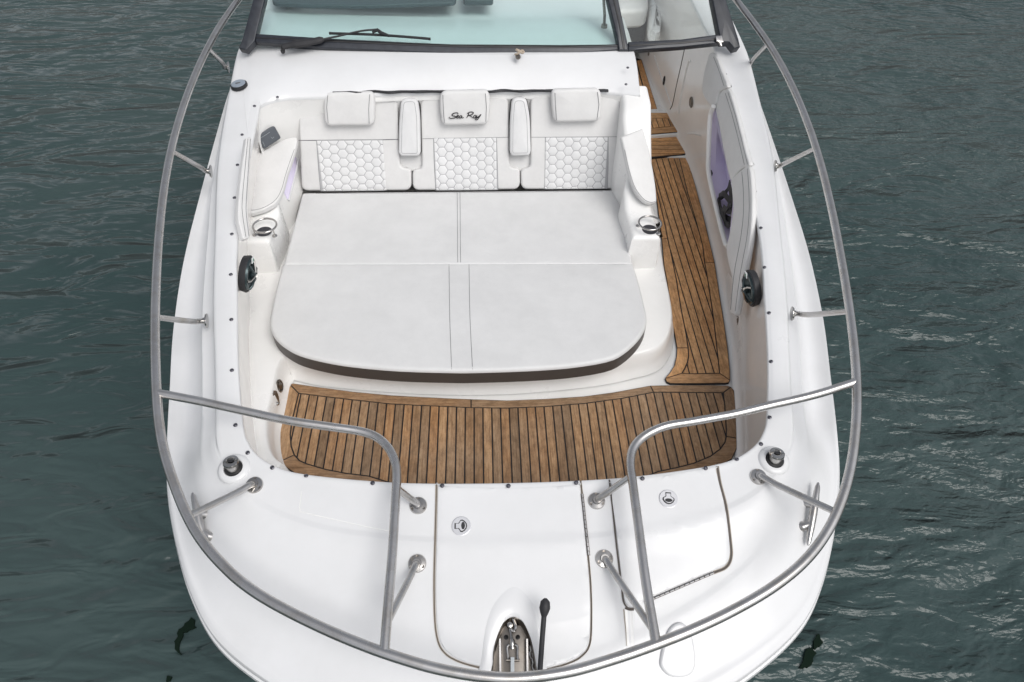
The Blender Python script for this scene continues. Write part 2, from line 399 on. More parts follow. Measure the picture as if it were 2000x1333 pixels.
for h, r in zip(hull, cR):
    b = h[-2]; row = [b]
    for sc, z in ((.985, .72), (.955, .45), (.90, .15), (.82, -.12), (.2, -.5)):
        yy = r.y if r.y > 3 else r.y+(1-sc)*2.2*(3-r.y)/2.3
        row.append(V((b.x*sc, yy, min(z, b.z-.02))))
    rr.append(row)
g.loft(rr); g.build('hull', 'gelcoat', boat, True, 60)

# ---- cockpit liner: walls hanging from the coaming edge down to the sole (right side and bow) and to the shelf (left side)
SOLE, SHELF, PADZ = .70, .86, .98
LOCK = [(1394, 211), (1388, 231), (1385.5, 300), (1386, 340), (1400, 404), (1417, 470), (1421, 478), (1423, 470), (1430, 410), (1431, 385), (1427, 355), (1410, 290), (1400, 245)]
liner = empty('cockpit_liner', parent=boat)
wr = []
for k, a in enumerate(cI):
    if a.y > 8.5: continue
    z0 = zI(a.y); row = []
    prev, nxt = cI[max(0, k-1)], cI[min(len(cI)-1, k+1)]; t = (nxt-prev); nn = V((t.y, -t.x, 0)).normalized()
    if nn.dot(V((a.x, a.y-5, 0))) < 0: nn = -nn                       # outward
    left = a.x < 0 and a.y > 1.72
    und = tab(a.y, [1.75, 2.05, 2.44, 3.06, 3.4, 4.2], [.0, .02, .05, .07, .12, .12]) if left else tab(a.y, [1.75, 2.5, 3.5, 4.2, 4.8, 5.4], [.015, .02, .03, .06, .05, 0])
    for t in (0, .02, .06, .12, .2, .3, .4, .5, .6, .7, .8, .88, .94, .98, 1.0):
        z = lerp(z0-.02, SOLE-.005, t)
        o = .012+und*min(1, t*1.15)
        cove = -.035*max(0, (t-.9)/.1)**2
        row.append(a+nn*(o+cove)+V((0, 0, z)))
    wr.append(row)
g = MB(); g.loft(refine(wr, 2)); ff = []
for f in g.f:
    c = sum((g.v[i] for i in f), V((0, 0, 0)))/len(f)
    if c.x > 0 and inpoly(*PXL(c), LOCK) and c.y > 2.5: continue
    ff.append(f)
g.f = ff; WALL = BVHTree.FromPolygons([tuple(v) for v in g.v], g.f)
wl = g.build('side_wall', 'gelcoat_wall', liner, True, 60)
def WHIT(x, y):
    d = ray(x, y).normalized(); h = WALL.ray_cast(CAM, d, 20)
    if h[0] is None: p = WX(x, y, 1.40); return p, V((-1, 0, 0))
    n = h[1]; n = n if n.dot(CAM-h[0]) > 0 else -n
    return h[0], n
# sole under everything
g = MB(); sp = [(1.45, 8), (1.45, 2.0), (1.25, 1.65), (.9, 1.56), (0, 1.52), (-.9, 1.56), (-1.25, 1.65), (-1.40, 2.0), (-1.40, 8)]
g.add([V((x, y, SOLE-.012)) for x, y in sp], [tuple(range(len(sp)))]); g.build('cockpit_sole', 'gelcoat_liner', liner, False)

# lounge base: shelf along the left wall and the moulding under the sunpad
shelf_in = [(551, 903), (536, 891), (526, 872), (521, 845), (521, 812), (527, 785), (534, 755), (541, 722), (549, 703), (562, 694)]
front = [W_(x, y, SOLE) for x, y in ((620, 741), (700, 750), (800, 757), (900, 760), (1000, 758), (1100, 750), (1180, 740), (1230, 729), (1262, 721))]
front = [V((p.x, p.y, SHELF)) for p in front]
rightp = [W_(x, y, SHELF) for x, y in ((1288, 676), (1302, 660), (1311, 636), (1313, 610), (1309, 580), (1303, 550), (1297, 520), (1291, 478), (1288, 440))]
outl = [W_(x, y, SHELF) for x, y in shelf_in]+front+rightp
xr = rightp[-1].x
outl += [V((xr+.0, 3.7, SHELF)), V((xr-.02, 4.3, SHELF)), V((-1.60, 4.3, SHELF)), V((-1.60, 3.4, SHELF)), V((-1.42, 2.6, SHELF)), V((-1.28, 2.1, SHELF)), V((-1.20, 1.86, SHELF)), V((-1.13, 1.77, SHELF))]
g = MB(); o2 = cr(outl[:-8], 3); o2 += outl[-8:]
rows = []
for off, dz in ((-.040, -.165), (-.034, -.15), (-.018, -.13), (-.012, -.09), (-.006, -.03), (0, -.016), (.004, -.006), (.012, 0)):
    rows.append([p+V((0, 0, dz)) for p in inset(o2, V((0, 0, 1)), off)])
g.loft(rows, True); k = len(g.v)-len(o2); g.f.append(tuple(range(k, k+len(o2))))
g.build('lounge_base', 'gelcoat_liner', liner, True, 45)

# side mouldings either side of the lounge (x left, x right, y, top z)
def moulding(name, sts, zb, r=.03, mat_='gelcoat_liner', parent=liner, capz=True):
    g = MB(); rows = []
    for xl, xr_, y, zt in sts:
        row = [V((xl-.02, y, zb))]
        for a in range(5): t = math.pi/2*a/4; row.append(V((xl+r-r*math.cos(t), y, zt-r+r*math.sin(t))))
        for a in range(5): t = math.pi/2*a/4; row.append(V((xr_-r+r*math.sin(t), y, zt-r+r*math.cos(t))))
        row.append(V((xr_+.012, y, zb))); rows.append(row)
    # rounded front end
    xl, xr_, y, zt = sts[0]; ext = []
    for a in range(4, 0, -1):
        t = math.pi/2*a/4; dy = r*(math.sin(t)); dz = r*(1-math.cos(t))
        ext.append([V((p.x, p.y-dy, min(p.z, zt-dz))) for p in rows[0]])
    bot = [V((p.x, p.y-r-.012, zb)) for p in rows[0]]
    g.loft([bot]+ext+rows, False, False); g.f.append(tuple(range(len(bot))))
    return g.build(name, mat_, parent, True, 40)
a, b = W_(1244, 462, 1.10), W_(1291, 463, 1.10)
YF = a.y+.02
moulding('armrest_moulding', [(a.x-.03, b.x, YF, 1.10), (a.x-.03, b.x-.002, YF+.12, 1.10), (a.x-.04, b.x-.01, YF+.24, 1.115), (a.x-.04, b.x-.01, YF+.34, 1.185), (W_(1226, 330, 1.25).x, b.x, YF+.45, 1.28),
   (W_(1219, 280, 1.38).x, b.x, YF+.58, 1.40), (W_(1217, 240, 1.48).x, b.x, YF+.68, 1.50), (W_(1217, 200, 1.55).x, b.x+.005, YF+.76, 1.55), (W_(1217, 190, 1.57).x, b.x+.005, YF+.92, 1.575)], SHELF-.02)
ARMX = b.x
a2, b2 = W_(468, 472, 1.10), W_(524, 472, 1.10)
moulding('armrest_moulding', [(-1.60, b2.x, YF, 1.10), (-1.60, b2.x+.01, YF+.12, 1.10), (-1.60, b2.x+.015, YF+.24, 1.11), (-1.60, b2.x+.0, YF+.33, 1.14), (-1.60, -1.43, YF+.42, 1.17),
   (-1.60, -1.43, YF+.6, 1.21), (-1.60, -1.43, YF+.8, 1.26), (-1.60, -1.43, YF+1.0, 1.28)], SHELF-.02)

# console top behind the lounge, with rounded left corner; runs up to the windscreen and on as the dash
F_px = [(552, 192), (585, 189.5), (660, 187), (740, 183), (820, 181), (900, 180), (1000, 179), (1100, 179), (1190, 180), (1249, 186)]
Lc = [W_(484, 262, 1.53), W_(488, 238, 1.545), W_(499, 215, 1.56), W_(520, 200, 1.567)]
Frow = cr(Lc+[W_(x, y, 1.57) for x, y in F_px], 4)
Brow_px = [(468, 96), (484, 90), (500, 84), (560, 90), (640, 96), (740, 100), (850, 104), (950, 107), (1030, 107), (1100, 105), (1170, 103), (1215, 101), (1228, 101), (1238, 101)]
Brow = cr([W_(x, y, 1.71) for x, y in Brow_px], 4)
def atI(Y):
    best = min(cI, key=lambda p: abs(p.y-Y)+(9 if p.x > 0 else 0)); return V((best.x, best.y, zI(best.y)))
g = MB(); rows = []
for k in range(13):
    t = k/12
    row = [a.lerp(b, t) for a, b in zip(Frow, Brow)]
    q = PXL(row[0]); hq = DECK.ray_cast(CAM, ray(*q).normalized(), 20)
    if hq[0] is not None:
        dd = hq[0]+V((0, 0, .002))-row[0]
        for j, p in enumerate(row): p += dd*max(0, 1-j/14)
    for j, p in enumerate(row): p.z += .022*math.sin(math.pi*t)*min(1, j/16)+(.001 if j == 0 else 0)
    rows.append(row)
lip = [[p+V((0, -.002, -.02)) for p in Frow], [p+V((0, -.003, -.006)) for p in Frow]]
for k, p in enumerate(rows[0]): pass
g.loft(lip+rows)
back = [[V((p.x, p.y+d, p.z+dz)) for p in Brow] for d, dz in ((.25, .015), (.5, .01), (.62, -.03), (.7, -.035), (1.4, -.02), (1.45, .01), (1.6, .015))]
g.loft([Brow]+back)
# side wall of the console towards the passage
rc = [r[-1] for r in rows]+[b_[-1] for b_ in back]
g.loft([[p for p in rc], [V((p.x+.006, p.y, p.z-.01)) for p in rc], [V((p.x+.01, p.y, .8)) for p in rc], [V((p.x+.02, p.y, SOLE)) for p in rc]])
g.build('console_top', 'gelcoat', boat, True, 50)
FR = Frow[5:]
g = MB(); g.loft([[p+V((0, -.002, -.015)) for p in FR], [p+V((0, .02, -.10)) for p in FR], [p+V((0, .03, -.34)) for p in FR], [V((p.x, p.y+.04, SHELF)) for p in FR]])
g.build('seat_back_wall', 'gelcoat_liner', liner, True, 50)
# ledge in front of the console top, over the backrests
g = MB(); e0 = [W_(x, y, 1.545) for x, y in ((636, 194.5), (660, 194), (760, 190), (900, 187), (1050, 186), (1190, 186), (1216, 187))]
e0 = cr(e0, 4); e1 = cr([W_(x, y, 1.562) for x, y in ((636, 188.2), (660, 187.5), (760, 183.5), (900, 181), (1050, 180), (1190, 180.5), (1216, 182))], 4)
g.loft([[p+V((0, .002, -.03)) for p in e0], [p+V((0, 0, -.01)) for p in e0], [p+V((0, .006, 0)) for p in e0], [p+V((0, -.006, .0)) for p in e1], [p+V((0, 0, .002)) for p in e1]])
g.build('seat_ledge', 'gelcoat_liner', liner, True, 50)
# black weatherstrip above the backrests, slightly wavy
g = MB(); pp = []
for k in range(60):
    x = lerp(650, 1188, k/59); y = lerp(180, 176, k/59)-1.6*math.sin(k*.9)*(.4+.6*math.sin(k*.23))+(1.2 if k > 52 else 0)
    pp.append(W_(x, y, 1.583))
g.loft([[p+V((0, -.012-.004*math.sin(i*1.1), -.006)) for i, p in enumerate(pp)], [p+V((0, -.009, .004)) for p in pp], [p+V((0, .006, .004)) for p in pp], [p+V((0, .010, -.01)) for p in pp]])
g.build('weatherstrip', 'black', boat)

# ================================================================== TEAK
def plank_mesh(poly, z, th=.007, bev=.0016):
    up = V((0, 0, 1)); pts = [V((p[0], p[1], z)) for p in poly]
    g = MB(); r = [[p-up*th for p in pts], [p-up*bev for p in pts], inset(pts, up, bev)]
    g.loft(r, True); n = len(pts); g.f.append(tuple(range(2*n, 3*n))); return g
def clip(poly, f):                                     # keep where f(p) >= 0 (f linear)
    out = []
    for i in range(len(poly)):
        a, b = poly[i-1], poly[i]; fa, fb = f(a), f(b)
        if fa >= 0 and fb >= 0: out.append(b)
        elif fa >= 0: t = fa/(fa-fb); out.append(a.lerp(b, t))
        elif fb >= 0: t = fa/(fa-fb); out.append(a.lerp(b, t)); out.append(b)
    return out
def area(p): return abs(sum(p[i-1].x*p[i].y-p[i].x*p[i-1].y for i in range(len(p))))/2
TZ = SOLE+.006; PITCHX = .0478; CK = .0036
def floor(outer_px, inner_px, borders, z, x0, parent_name='teak_floor', pitch=PITCHX, axis='x', tk='teak'):
    out = [W_(x, y, z) for x, y in outer_px]; inn = [W_(x, y, z) for x, y in inner_px]
    base = MB(); b0 = [V((p.x, p.y, z-.0035)) for p in out]
    bb = [V((p.x, p.y, z-.016)) for p in out]; base.loft([bb, b0], True); base.f.append(tuple(range(len(b0), 2*len(b0))))
    fl = base.build(parent_name, 'caulk', boat, False)
    i2 = inset(inn, V((0, 0, 1)), CK)
    get = (lambda p: p.x) if axis == 'x' else (lambda p: p.y)
    lo, hi = min(get(p) for p in i2), max(get(p) for p in i2)
    k = math.floor((lo-x0)/pitch)
    while x0+k*pitch < hi:
        a, b = x0+k*pitch+CK, x0+(k+1)*pitch-CK
        q = clip(clip(i2, lambda p: get(p)-a), lambda p: b-get(p)); k += 1
        if len(q) < 3 or area(q) < 8e-5: continue
        dz = random.uniform(-.0004, .0004)
        plank_mesh(q, z+dz).build('plank', tk+('_y' if axis == 'x' else '_x'), fl, False)
    for ou, ii, mt_ in borders:
        q = [W_(x, y, z) for x, y in ou]+[W_(x, y, z) for x, y in reversed(ii)]
        q = inset(q, V((0, 0, 1)), CK*.9)
        plank_mesh(q, z).build('border_plank', mt_.replace('teak', tk), fl, False)
    return fl
# front floor
o_top = [(566, 751), (572, 748.5), (615, 755), (690, 765), (765, 772), (840, 776), (880, 778), (920, 779.5)]
o_top2 = [(920, 779.5), (990, 782), (1065, 779), (1140, 774), (1200, 766), (1270, 753)]
o_top3 = [(1270, 753), (1320, 752), (1395, 752), (1420, 753), (1428, 755.5)]
o_r1 = [(1428, 755.5), (1434, 762.5), (1436, 780), (1437.5, 800), (1438.5, 830), (1439.5, 856)]
o_r2 = [(1439.5, 856), (1440, 875), (1430, 896), (1400, 915), (1340, 935), (1290, 946)]
i_top = [(583, 768), (609, 771.5), (690, 781), (765, 789), (840, 792.5), (920, 796)]
i_top2 = [(920, 796), (990, 797), (1065, 794), (1140, 788), (1215, 778), (1276.5, 766)]
i_top3 = [(1276.5, 766), (1340, 766.5), (1413, 767)]
i_r1 = [(1413, 767), (1415.5, 790), (1417.5, 815), (1418.7, 835), (1418.7, 852.5)]
i_r2 = [(1418.7, 852.5), (1416, 864.5), (1407, 877), (1387.5, 891.5), (1355, 905), (1320, 914), (1285.5, 921), (1230, 944)]
i_mid = [(1140, 958), (1000, 966), (900, 965), (840, 957)]
i_l2 = [(765, 944), (720, 930), (675, 924.5), (636, 917), (600, 906.5), (585, 900), (574.5, 888.5)]
i_l1 = [(574.5, 888.5), (568.5, 872), (566.5, 848), (569, 830), (572, 815), (577, 793), (583, 768)]
o_l1 = [(543, 903), (545, 882), (543.5, 862), (545, 840), (551, 808), (558, 780), (566, 751)]
o_l2 = [(780, 960), (700, 950), (620, 938), (575, 924), (543, 903)]
inner = i_top+i_top2[1:]+i_top3[1:]+i_r1[1:]+i_r2[1:]+i_mid+i_l2+i_l1[1:-1]
outer = o_top+o_top2[1:]+o_top3[1:]+o_r1[1:]+o_r2[1:]+[(1140, 966), (1000, 974), (900, 973)]+o_l2+o_l1[1:-1]
x0 = W_(926, 870, TZ).x
floor(outer, inner, [(o_top, i_top, 'teak_x'), (o_top2, i_top2, 'teak_x'), (o_top3, i_top3, 'teak_x'), (o_r1, i_r1, 'teak_y'), (o_r2, i_r2, 'teak_x'), (o_l2, i_l2, 'teak_x'), (o_l1, i_l1, 'teak_y')], TZ, x0)
# side floor
sl_o1 = [(1266, 308), (1276, 350), (1284, 400), (1289, 440), (1292.5, 467)]
sl_i1 = [(1269, 311), (1282, 369), (1290.7, 404), (1299, 440), (1303.8, 466)]
sl_o2 = [(1292.5, 467), (1297, 520), (1301, 539), (1309, 588), (1314, 636.6), (1319, 660), (1322, 679.5)]
sl_i2 = [(1303.8, 466), (1309, 488), (1311.7, 500), (1320.5, 543), (1330, 601.5), (1340, 652), (1344, 679.5)]
sl_o3 = [(1322, 679.5), (1321.5, 695), (1316.6, 714.6), (1309, 727), (1299, 739)]
sl_i3 = [(1344, 679.5), (1345, 695), (1343, 707), (1338, 719), (1332, 729)]
sb_o = [(1299, 739), (1302, 746), (1309, 748.8), (1357.6, 749), (1418, 748.5), (1424, 747), (1426.3, 743)]
sb_i = [(1332, 729), (1340, 730), (1370, 729.8), (1405.8, 729)]
sr_o1 = [(1426.3, 743), (1426, 724), (1421, 675.6), (1414, 627), (1406, 578), (1398.5, 529), (1396, 513)]
sr_i1 = [(1405.8, 729), (1400.5, 679.5), (1392.7, 613), (1383, 549), (1376.5, 512)]
sr_o2 = [(1396, 513), (1384.4, 465), (1372.7, 416), (1357, 357.6), (1345.4, 318.5), (1337.6, 302)]
sr_i2 = [(1376.5, 512), (1372.7, 480.5), (1361, 435.6), (1343.4, 377), (1326, 305)]
top_o = [(1337.6, 302), (1300, 306), (1266, 310)]
inner = sl_i1+sl_i2[1:]+sl_i3[1:]+sb_i[1:]+sr_i1[1:]+sr_i2[1:]
outer = sl_o1+sl_o2[1:]+sl_o3[1:]+sb_o[1:]+sr_o1[1:]+sr_o2[1:]
x1 = W_(1354, 500, TZ).x
floor(outer, inner, [(sl_o1, sl_i1, 'teak_y'), (sl_o2, sl_i2, 'teak_y'), (sl_o3, sl_i3, 'teak_y'), (sb_o, sb_i, 'teak_x'), (sr_o1, sr_i1, 'teak_y'), (sr_o2, sr_i2, 'teak_y')], TZ, x1, tk='teak_gold')
# steps in the passage
def block(name, px, z, depth, m_, parent, r=.008):
    g = MB(); pts = fillet([W_(x, y, z) for x, y in px], .015, 3); slab(g, pts, V((0, 0, 1)), depth, r, 0, 3, 1); return g.build(name, m_, parent)
st = block('step', [(1215, 306), (1215, 262), (1331, 256), (1351, 300), (1346, 307)], .716, .03, 'gelcoat_liner', liner)
st2 = block('step', [(1215, 268), (1215, 215), (1304, 212), (1328, 220), (1338, 262)], .748, .30, 'gelcoat_liner', liner)
floor([(1255, 309), (1255, 269.5), (1328, 263), (1333, 266), (1344, 294), (1338, 302)], [(1254, 308), (1254, 270.5), (1327, 264.5), (1331.5, 267), (1342, 294), (1337, 301)], [], .724, W_(1300, 292, .724).y, 'teak_step', .062, 'y', 'teak_gold')
floor([(1250, 264), (1250, 220), (1303.5, 220.5), (1324, 227), (1333, 255), (1330, 257)], [(1250, 253.5), (1250, 231.5), (1300, 231), (1312, 233), (1318, 246)],
      [([(1250, 264), (1330, 257)], [(1250, 253.5), (1318, 246)], 'teak_x'), ([(1330, 257), (1333, 255), (1324, 227)], [(1318, 246), (1314.6, 239), (1312, 233)], 'teak_y'), ([(1324, 227), (1303.5, 220.5), (1250, 220)], [(1312, 233), (1300, 231), (1250, 231.5)], 'teak_x')], .756, W_(1285, 242, .756).x, 'teak_step', .05, 'x', 'teak_gold')
block('passage_sole', [(1190, 226), (1190, 60), (1270, 60), (1345, 226)], .735, .05, 'gelcoat_liner', liner)
wk_o = [(1215, 224), (1215, 80), (1233, 80), (1240, 112), (1253, 116), (1286, 220)]
wk_i = [(1216, 223), (1216, 81), (1226, 81), (1241, 117), (1271, 222)]
floor(wk_o, wk_i, [([(1253, 116), (1286, 220)], [(1243, 119), (1271, 222)], 'teak_y')], .745, W_(1262, 180, .745).x, 'teak_floor', .05, 'x', 'teak_gold')
# cove strip beside side floor
g = MB(); cv = [(1290, 130), (1318, 222), (1341, 300), (1352, 330), (1376, 416), (1388, 465), (1402, 529), (1410, 578), (1418, 627), (1426, 676), (1431, 724), (1434, 752), (1446, 800), (1448, 850)]
p0 = cr([W_(x, y, SOLE) for x, y in cv], 3)
def off(d, z): return [V((p.x+d, p.y, z)) for p in p0]
g.loft([off(-.01, SOLE-.008), off(.004, SOLE), off(.016, SOLE+.008), off(.026, SOLE+.03), off(.032, SOLE+.08), off(.036, SOLE+.13), off(.046, SOLE+.15), off(.09, SOLE+.155)]); g.build('wall_cove', 'gelcoat_liner', liner)

# ================================================================== SUNPAD
def cushion(name, label, cat, group, px, z, thick, r=.02, crown=.012, round_=.03, seams=(), band='taupe', m_='vinyl_pad', sides=True, plane=None, nrm=(0, 0, 1), frame=None):
    pts = [W_(x, y, z) if plane is None else WPL(x, y, *plane) for x, y in px]
    pts = fillet(pts, round_, 4)
    # resample long edges so the crown can bend
    out = []
    for i in range(len(pts)):
        a, b = pts[i-1], pts[i]; n = max(1, int((b-a).length/.05))
        for k in range(1, n+1): out.append(a.lerp(b, k/n))
    c = sum(out, V((0, 0, 0)))/len(out)-V(nrm).normalized()*thick
    e = empty(name, c); tag(e, label, cat, group)
    nn = V(nrm).normalized()
    g = MB(); slab(g, out, nn, thick, r, crown, 5, 6, band=True); g.build('top_panel', m_, e)
    g = MB(); lo = [p-nn*r*1.0 for p in out]
    g.loft([lo, [p+0*nn for p in [q-nn*(thick-.012) for q in out]], [p-nn*thick for p in inset(out, nn, .012)]], True)
    k = len(g.v)-len(out); g.f.append(tuple(range(k, k+len(out)))); g.build('side_band', band, e)
    sb = BVHTree.FromPolygons([tuple(v) for v in e_mesh(e)[0]], e_mesh(e)[1])
    for sm in seams:
        sp_ = []
        for q in cr([V((a_, b_, 0)) for a_, b_ in sm], 12):
            d = ray(q.x, q.y).normalized(); h = sb.ray_cast(CAM, d, 20)
            if h[0] is not None: sp_.append(h[0]+nn*.0008)
        if len(sp_) > 2: MB().tube(sp_, .0013, 5).build('stitch_line', 'thread', e)
    return e
def e_mesh(e):
    tp = [o for o in bpy.data.objects if o.parent == e and o.name.startswith('top_panel')][0]
    mw = Matrix.Translation(V(e.location)) @ tp.matrix_parent_inverse if False else Matrix()
    return [v.co for v in tp.data.vertices], [tuple(p.vertices) for p in tp.data.polygons]
def crv(p):  # flatten curved outlines
    return [(q.x, q.y) for q in cr([V((a, b, 0)) for a, b in p], 3)]
fp_left = crv([(552, 514.5), (540, 556), (531, 595), (526.5, 625), (529, 645), (540, 662), (558, 677), (585, 691), (630, 703), (690, 713), (780, 721), (879, 724), (924, 724), (1020, 721), (1110, 715), (1185, 703), (1218, 688), (1245, 664), (1260, 641), (1264, 620), (1257, 586), (1248, 550), (1237, 513)])
cushion('sunpad_cushion', 'wide white front sunpad cushion with curved front edge and dark brown side', 'cushion', 'white sunpad cushions of the lounge', fp_left, PADZ, .115, .022, .010, 0,
        seams=[[(877, 517), (878.5, 620), (882, 722)], [(916, 517), (918, 620), (923, 722)]])
bp = [(553, 517.5), (566, 468), (578, 422), (590, 376), (700, 374.5), (895, 373), (1050, 371.5), (1206, 370), (1215, 410), (1226, 463), (1237, 516)]
cushion('sunpad_cushion', 'white rear sunpad cushion below the three backrests', 'cushion', 'white sunpad cushions of the lounge', bp, PADZ, .115, .020, .008, .02,
        seams=[[(893, 376), (893.5, 440), (894, 513)], [(898.5, 376), (899, 440), (899.5, 513)], [(592, 378.5), (890, 377), (1204, 373.5)]])

# ================================================================== BACKRESTS
B0 = W_(592, 374, PADZ-.01); B1 = W_(1208, 370, PADZ-.01)
ux = (B1-B0).normalized(); TOPM = W_(900, 189, 1.535)
base_mid = B0.lerp(B1, .5); uy = (TOPM-base_mid); uy -= ux*uy.dot(ux); uy.normalize()
BN = ux.cross(uy).normalized()
if BN.dot(CAM-base_mid) < 0: BN = -BN
def BP(x, y, h=0.0): return WPL(x, y, base_mid+BN*h, BN)
def back_cushion(label, outline, quilt, seams):
    pts = fillet([BP(x, y) for x, y in outline], .050, 7)
    out = []
    for i in range(len(pts)):
        a, b = pts[i-1], pts[i]; n = max(1, int((b-a).length/.04))
        for k in range(1, n+1): out.append(a.lerp(b, k/n))
    c = sum(out, V((0, 0, 0)))/len(out)-BN*.10
    e = empty('backrest_cushion', c); tag(e, label, 'cushion', 'white backrest cushions of the lounge')
    g = MB(); slab(g, out, BN, .09, .016, 0, 6, 0); g.build('backrest_pad', 'vinyl', e)
    # quilted hexagon panel: each hexagon a puffed cell over the seam backing
    (x0_, y0_), (x1_, y1_), (x2_, y2_), (x3_, y3_) = quilt
    q = [BP(x, y, .0012) for x, y in quilt]
    g = MB(); g.add(q+[p-BN*.003 for p in q], [(0, 1, 2, 3), (4, 5, 6, 7), (0, 1, 5, 4), (1, 2, 6, 5), (2, 3, 7, 6), (3, 0, 4, 7)]); qb = g.build('quilted_panel', 'quilt_seam', e, False)
    U = (q[1]-q[0]); Wd = U.length; U.normalize(); Vv = (q[3]-q[0]); Vv -= U*Vv.dot(U); H = Vv.length; Vv.normalize()
    NC = 8; px_ = Wd/NC; ph = H/5.8
    R = MB()
    nrow = int(H/ph)+3
    for cx in range(-1, NC+2):
        for cy in range(-1, nrow):
            ccx = cx*px_; ccy = cy*ph+(ph/2 if cx % 2 else 0)
            hw = px_*.69; hx = [(-hw, 0), (-hw*.46, -ph/2), (hw*.46, -ph/2), (hw, 0), (hw*.46, ph/2), (-hw*.46, ph/2)]
            poly = [V((ccx+a, ccy+b, 0)) for a, b in hx]
            poly = [p.lerp(V((ccx, ccy, 0)), .075) for p in poly]
            for f in (lambda p: p.x-.003, lambda p: Wd-.003-p.x, lambda p: p.y-.002, lambda p: H-.002-p.y): poly = clip(poly, f) if poly else poly
            if len(poly) < 3 or area(poly) < 4e-5: continue
            cc = sum(poly, V((0, 0, 0)))/len(poly)
            W3 = lambda p, h: q[0]+U*p.x+Vv*p.y+BN*h
            rws = [[W3(p, 0) for p in poly], [W3(p.lerp(cc, .12), .0016) for p in poly], [W3(p.lerp(cc, .35), .0028) for p in poly], [W3(p.lerp(cc, .65), .0034) for p in poly]]
            k = len(R.v); R.loft(rws, True); n = len(poly); R.f.append(tuple(range(k+3*n, k+4*n)))
    R.build('quilt_cells', 'vinyl_quilt', e, True, 180)
    for sm in seams:
        MB().tube([BP(x, y, .0005) for x, y in sm], .0014, 5).build('stitch_line', 'thread', e)
    return e
sL = [(583, 274), (778, 272)]
b_l = back_cushion('left white backrest cushion with quilted hexagon panel, beside the dark grey square pad',
    [(581, 196), (777, 192), (779, 290), (782, 328), (803, 330), (803.5, 373), (589, 374)],
    [(618, 275), (748, 274), (751, 373), (626, 374)], [[(583, 275), (618, 275)], [(748, 274), (778, 273)], [(618, 275), (622, 330), (626, 373)], [(746, 275), (749, 330), (751, 372)], [(583, 274.5), (778, 272.5)]])
b_m = back_cushion('middle white backrest cushion with quilted hexagon panel, under the embroidered headrest',
    [(821, 192), (993, 189), (994.5, 300), (996, 328), (1015.5, 330), (1015.5, 371), (806, 373), (805, 333), (824, 330)],
    [(846.5, 270), (970, 269), (973, 371.5), (851, 372.5)], [[(825, 271.5), (993, 268.5)], [(846.5, 271), (848, 320), (851, 372)], [(970, 270), (971.5, 320), (973, 371)]])
b_r = back_cushion('right white backrest cushion with quilted hexagon panel, beside the teak side passage',
    [(1036, 188.5), (1213, 187), (1215, 260), (1212, 330), (1207, 370), (1017.5, 371), (1017, 331), (1036, 328)],
    [(1065, 268.5), (1188, 268), (1187, 369), (1063.5, 370)], [[(1038, 268.5), (1213, 267.5)], [(1065, 269), (1064.5, 320), (1063.5, 370)], [(1188, 268), (1188, 320), (1186.5, 369)]])
# headrests (parts of each backrest)
def headrest(e, px, seam):
    pts = fillet([BP(x, y, .065) for x, y in px], .040, 7); out = []
    for i in range(len(pts)):
        a, b = pts[i-1], pts[i]; n = max(1, int((b-a).length/.04))
        for k in range(1, n+1): out.append(a.lerp(b, k/n))
    g = MB(); slab(g, out, BN, .063, .022, .005, 6, 7); h = g.build('headrest', 'vinyl', e)
    for sm in seam: MB().tube([BP(x+(4 if x < (px[0][0]+px[1][0])/2 else -4), y+(3 if k_ == 0 else (-3 if k_ == 2 else 0)), .0672) for k_, (x, y, hh) in enumerate(sm)], .0017, 5).build('stitch_line', 'thread', h)
    return h
headrest(b_l, [(634, 181), (730, 179), (732, 200), (731, 246), (634, 247), (631, 205)], [[(636, 184, .060), (634, 210, .064), (637, 244, .060)], [(726, 182, .062), (724, 215, .066), (725, 245, .06)]])
hm = headrest(b_m, [(860, 178), (955, 176), (958, 200), (954, 244), (863, 246), (858, 205)], [[(861, 183, .060), (862, 215, .065), (864, 243, .060)], [(952, 180, .062), (954, 210, .066), (953, 241, .06)]])
headrest(b_r, [(1076, 175), (1173, 173), (1176, 200), (1173, 238), (1082, 240), (1077, 205)], [[(1080, 179, .060), (1081, 205, .064), (1083, 238, .060)], [(1171, 177, .062), (1174, 205, .064), (1170, 236, .06)]])
# embroidered script, drawn as pen strokes: S e a   R a y   (pixel strokes on the headrest face)
def em(x, y): return (800+x/5.796, 160+y/5.796)
strokes = [
 [(545, 368), (548, 356), (530, 352), (500, 358), (480, 372), (488, 385), (512, 390), (522, 400), (505, 413), (470, 416), (448, 408), (450, 398)],
 [(522, 402), (545, 396), (556, 386), (545, 382), (532, 392), (530, 408), (545, 412), (562, 404)],
 [(592, 384), (578, 384), (564, 396), (566, 410), (580, 408), (594, 388), (590, 404), (598, 412), (614, 404)],
 [(672, 352), (662, 380), (645, 410)],
 [(652, 362), (672, 348), (700, 342), (722, 350), (714, 366), (690, 378), (670, 382), (690, 388), (712, 404), (728, 410)],
 [(752, 380), (738, 380), (724, 394), (726, 410), (742, 406), (754, 384), (750, 402), (758, 408)],
 [(764, 380), (760, 396), (770, 402), (786, 392), (800, 378), (808, 374), (792, 394), (776, 420), (758, 432), (744, 426), (756, 414), (784, 400)]]
g = MB()
for s in strokes:
    p = cr([BP(*em(x, y), .0735) for x, y in s], 5)
    n = len(p); g.tube(p, [.0020+.0010*math.sin(math.pi*i/(n-1)) for i in range(n)], 6)
g.build('embroidered_script', 'embroid', hm)
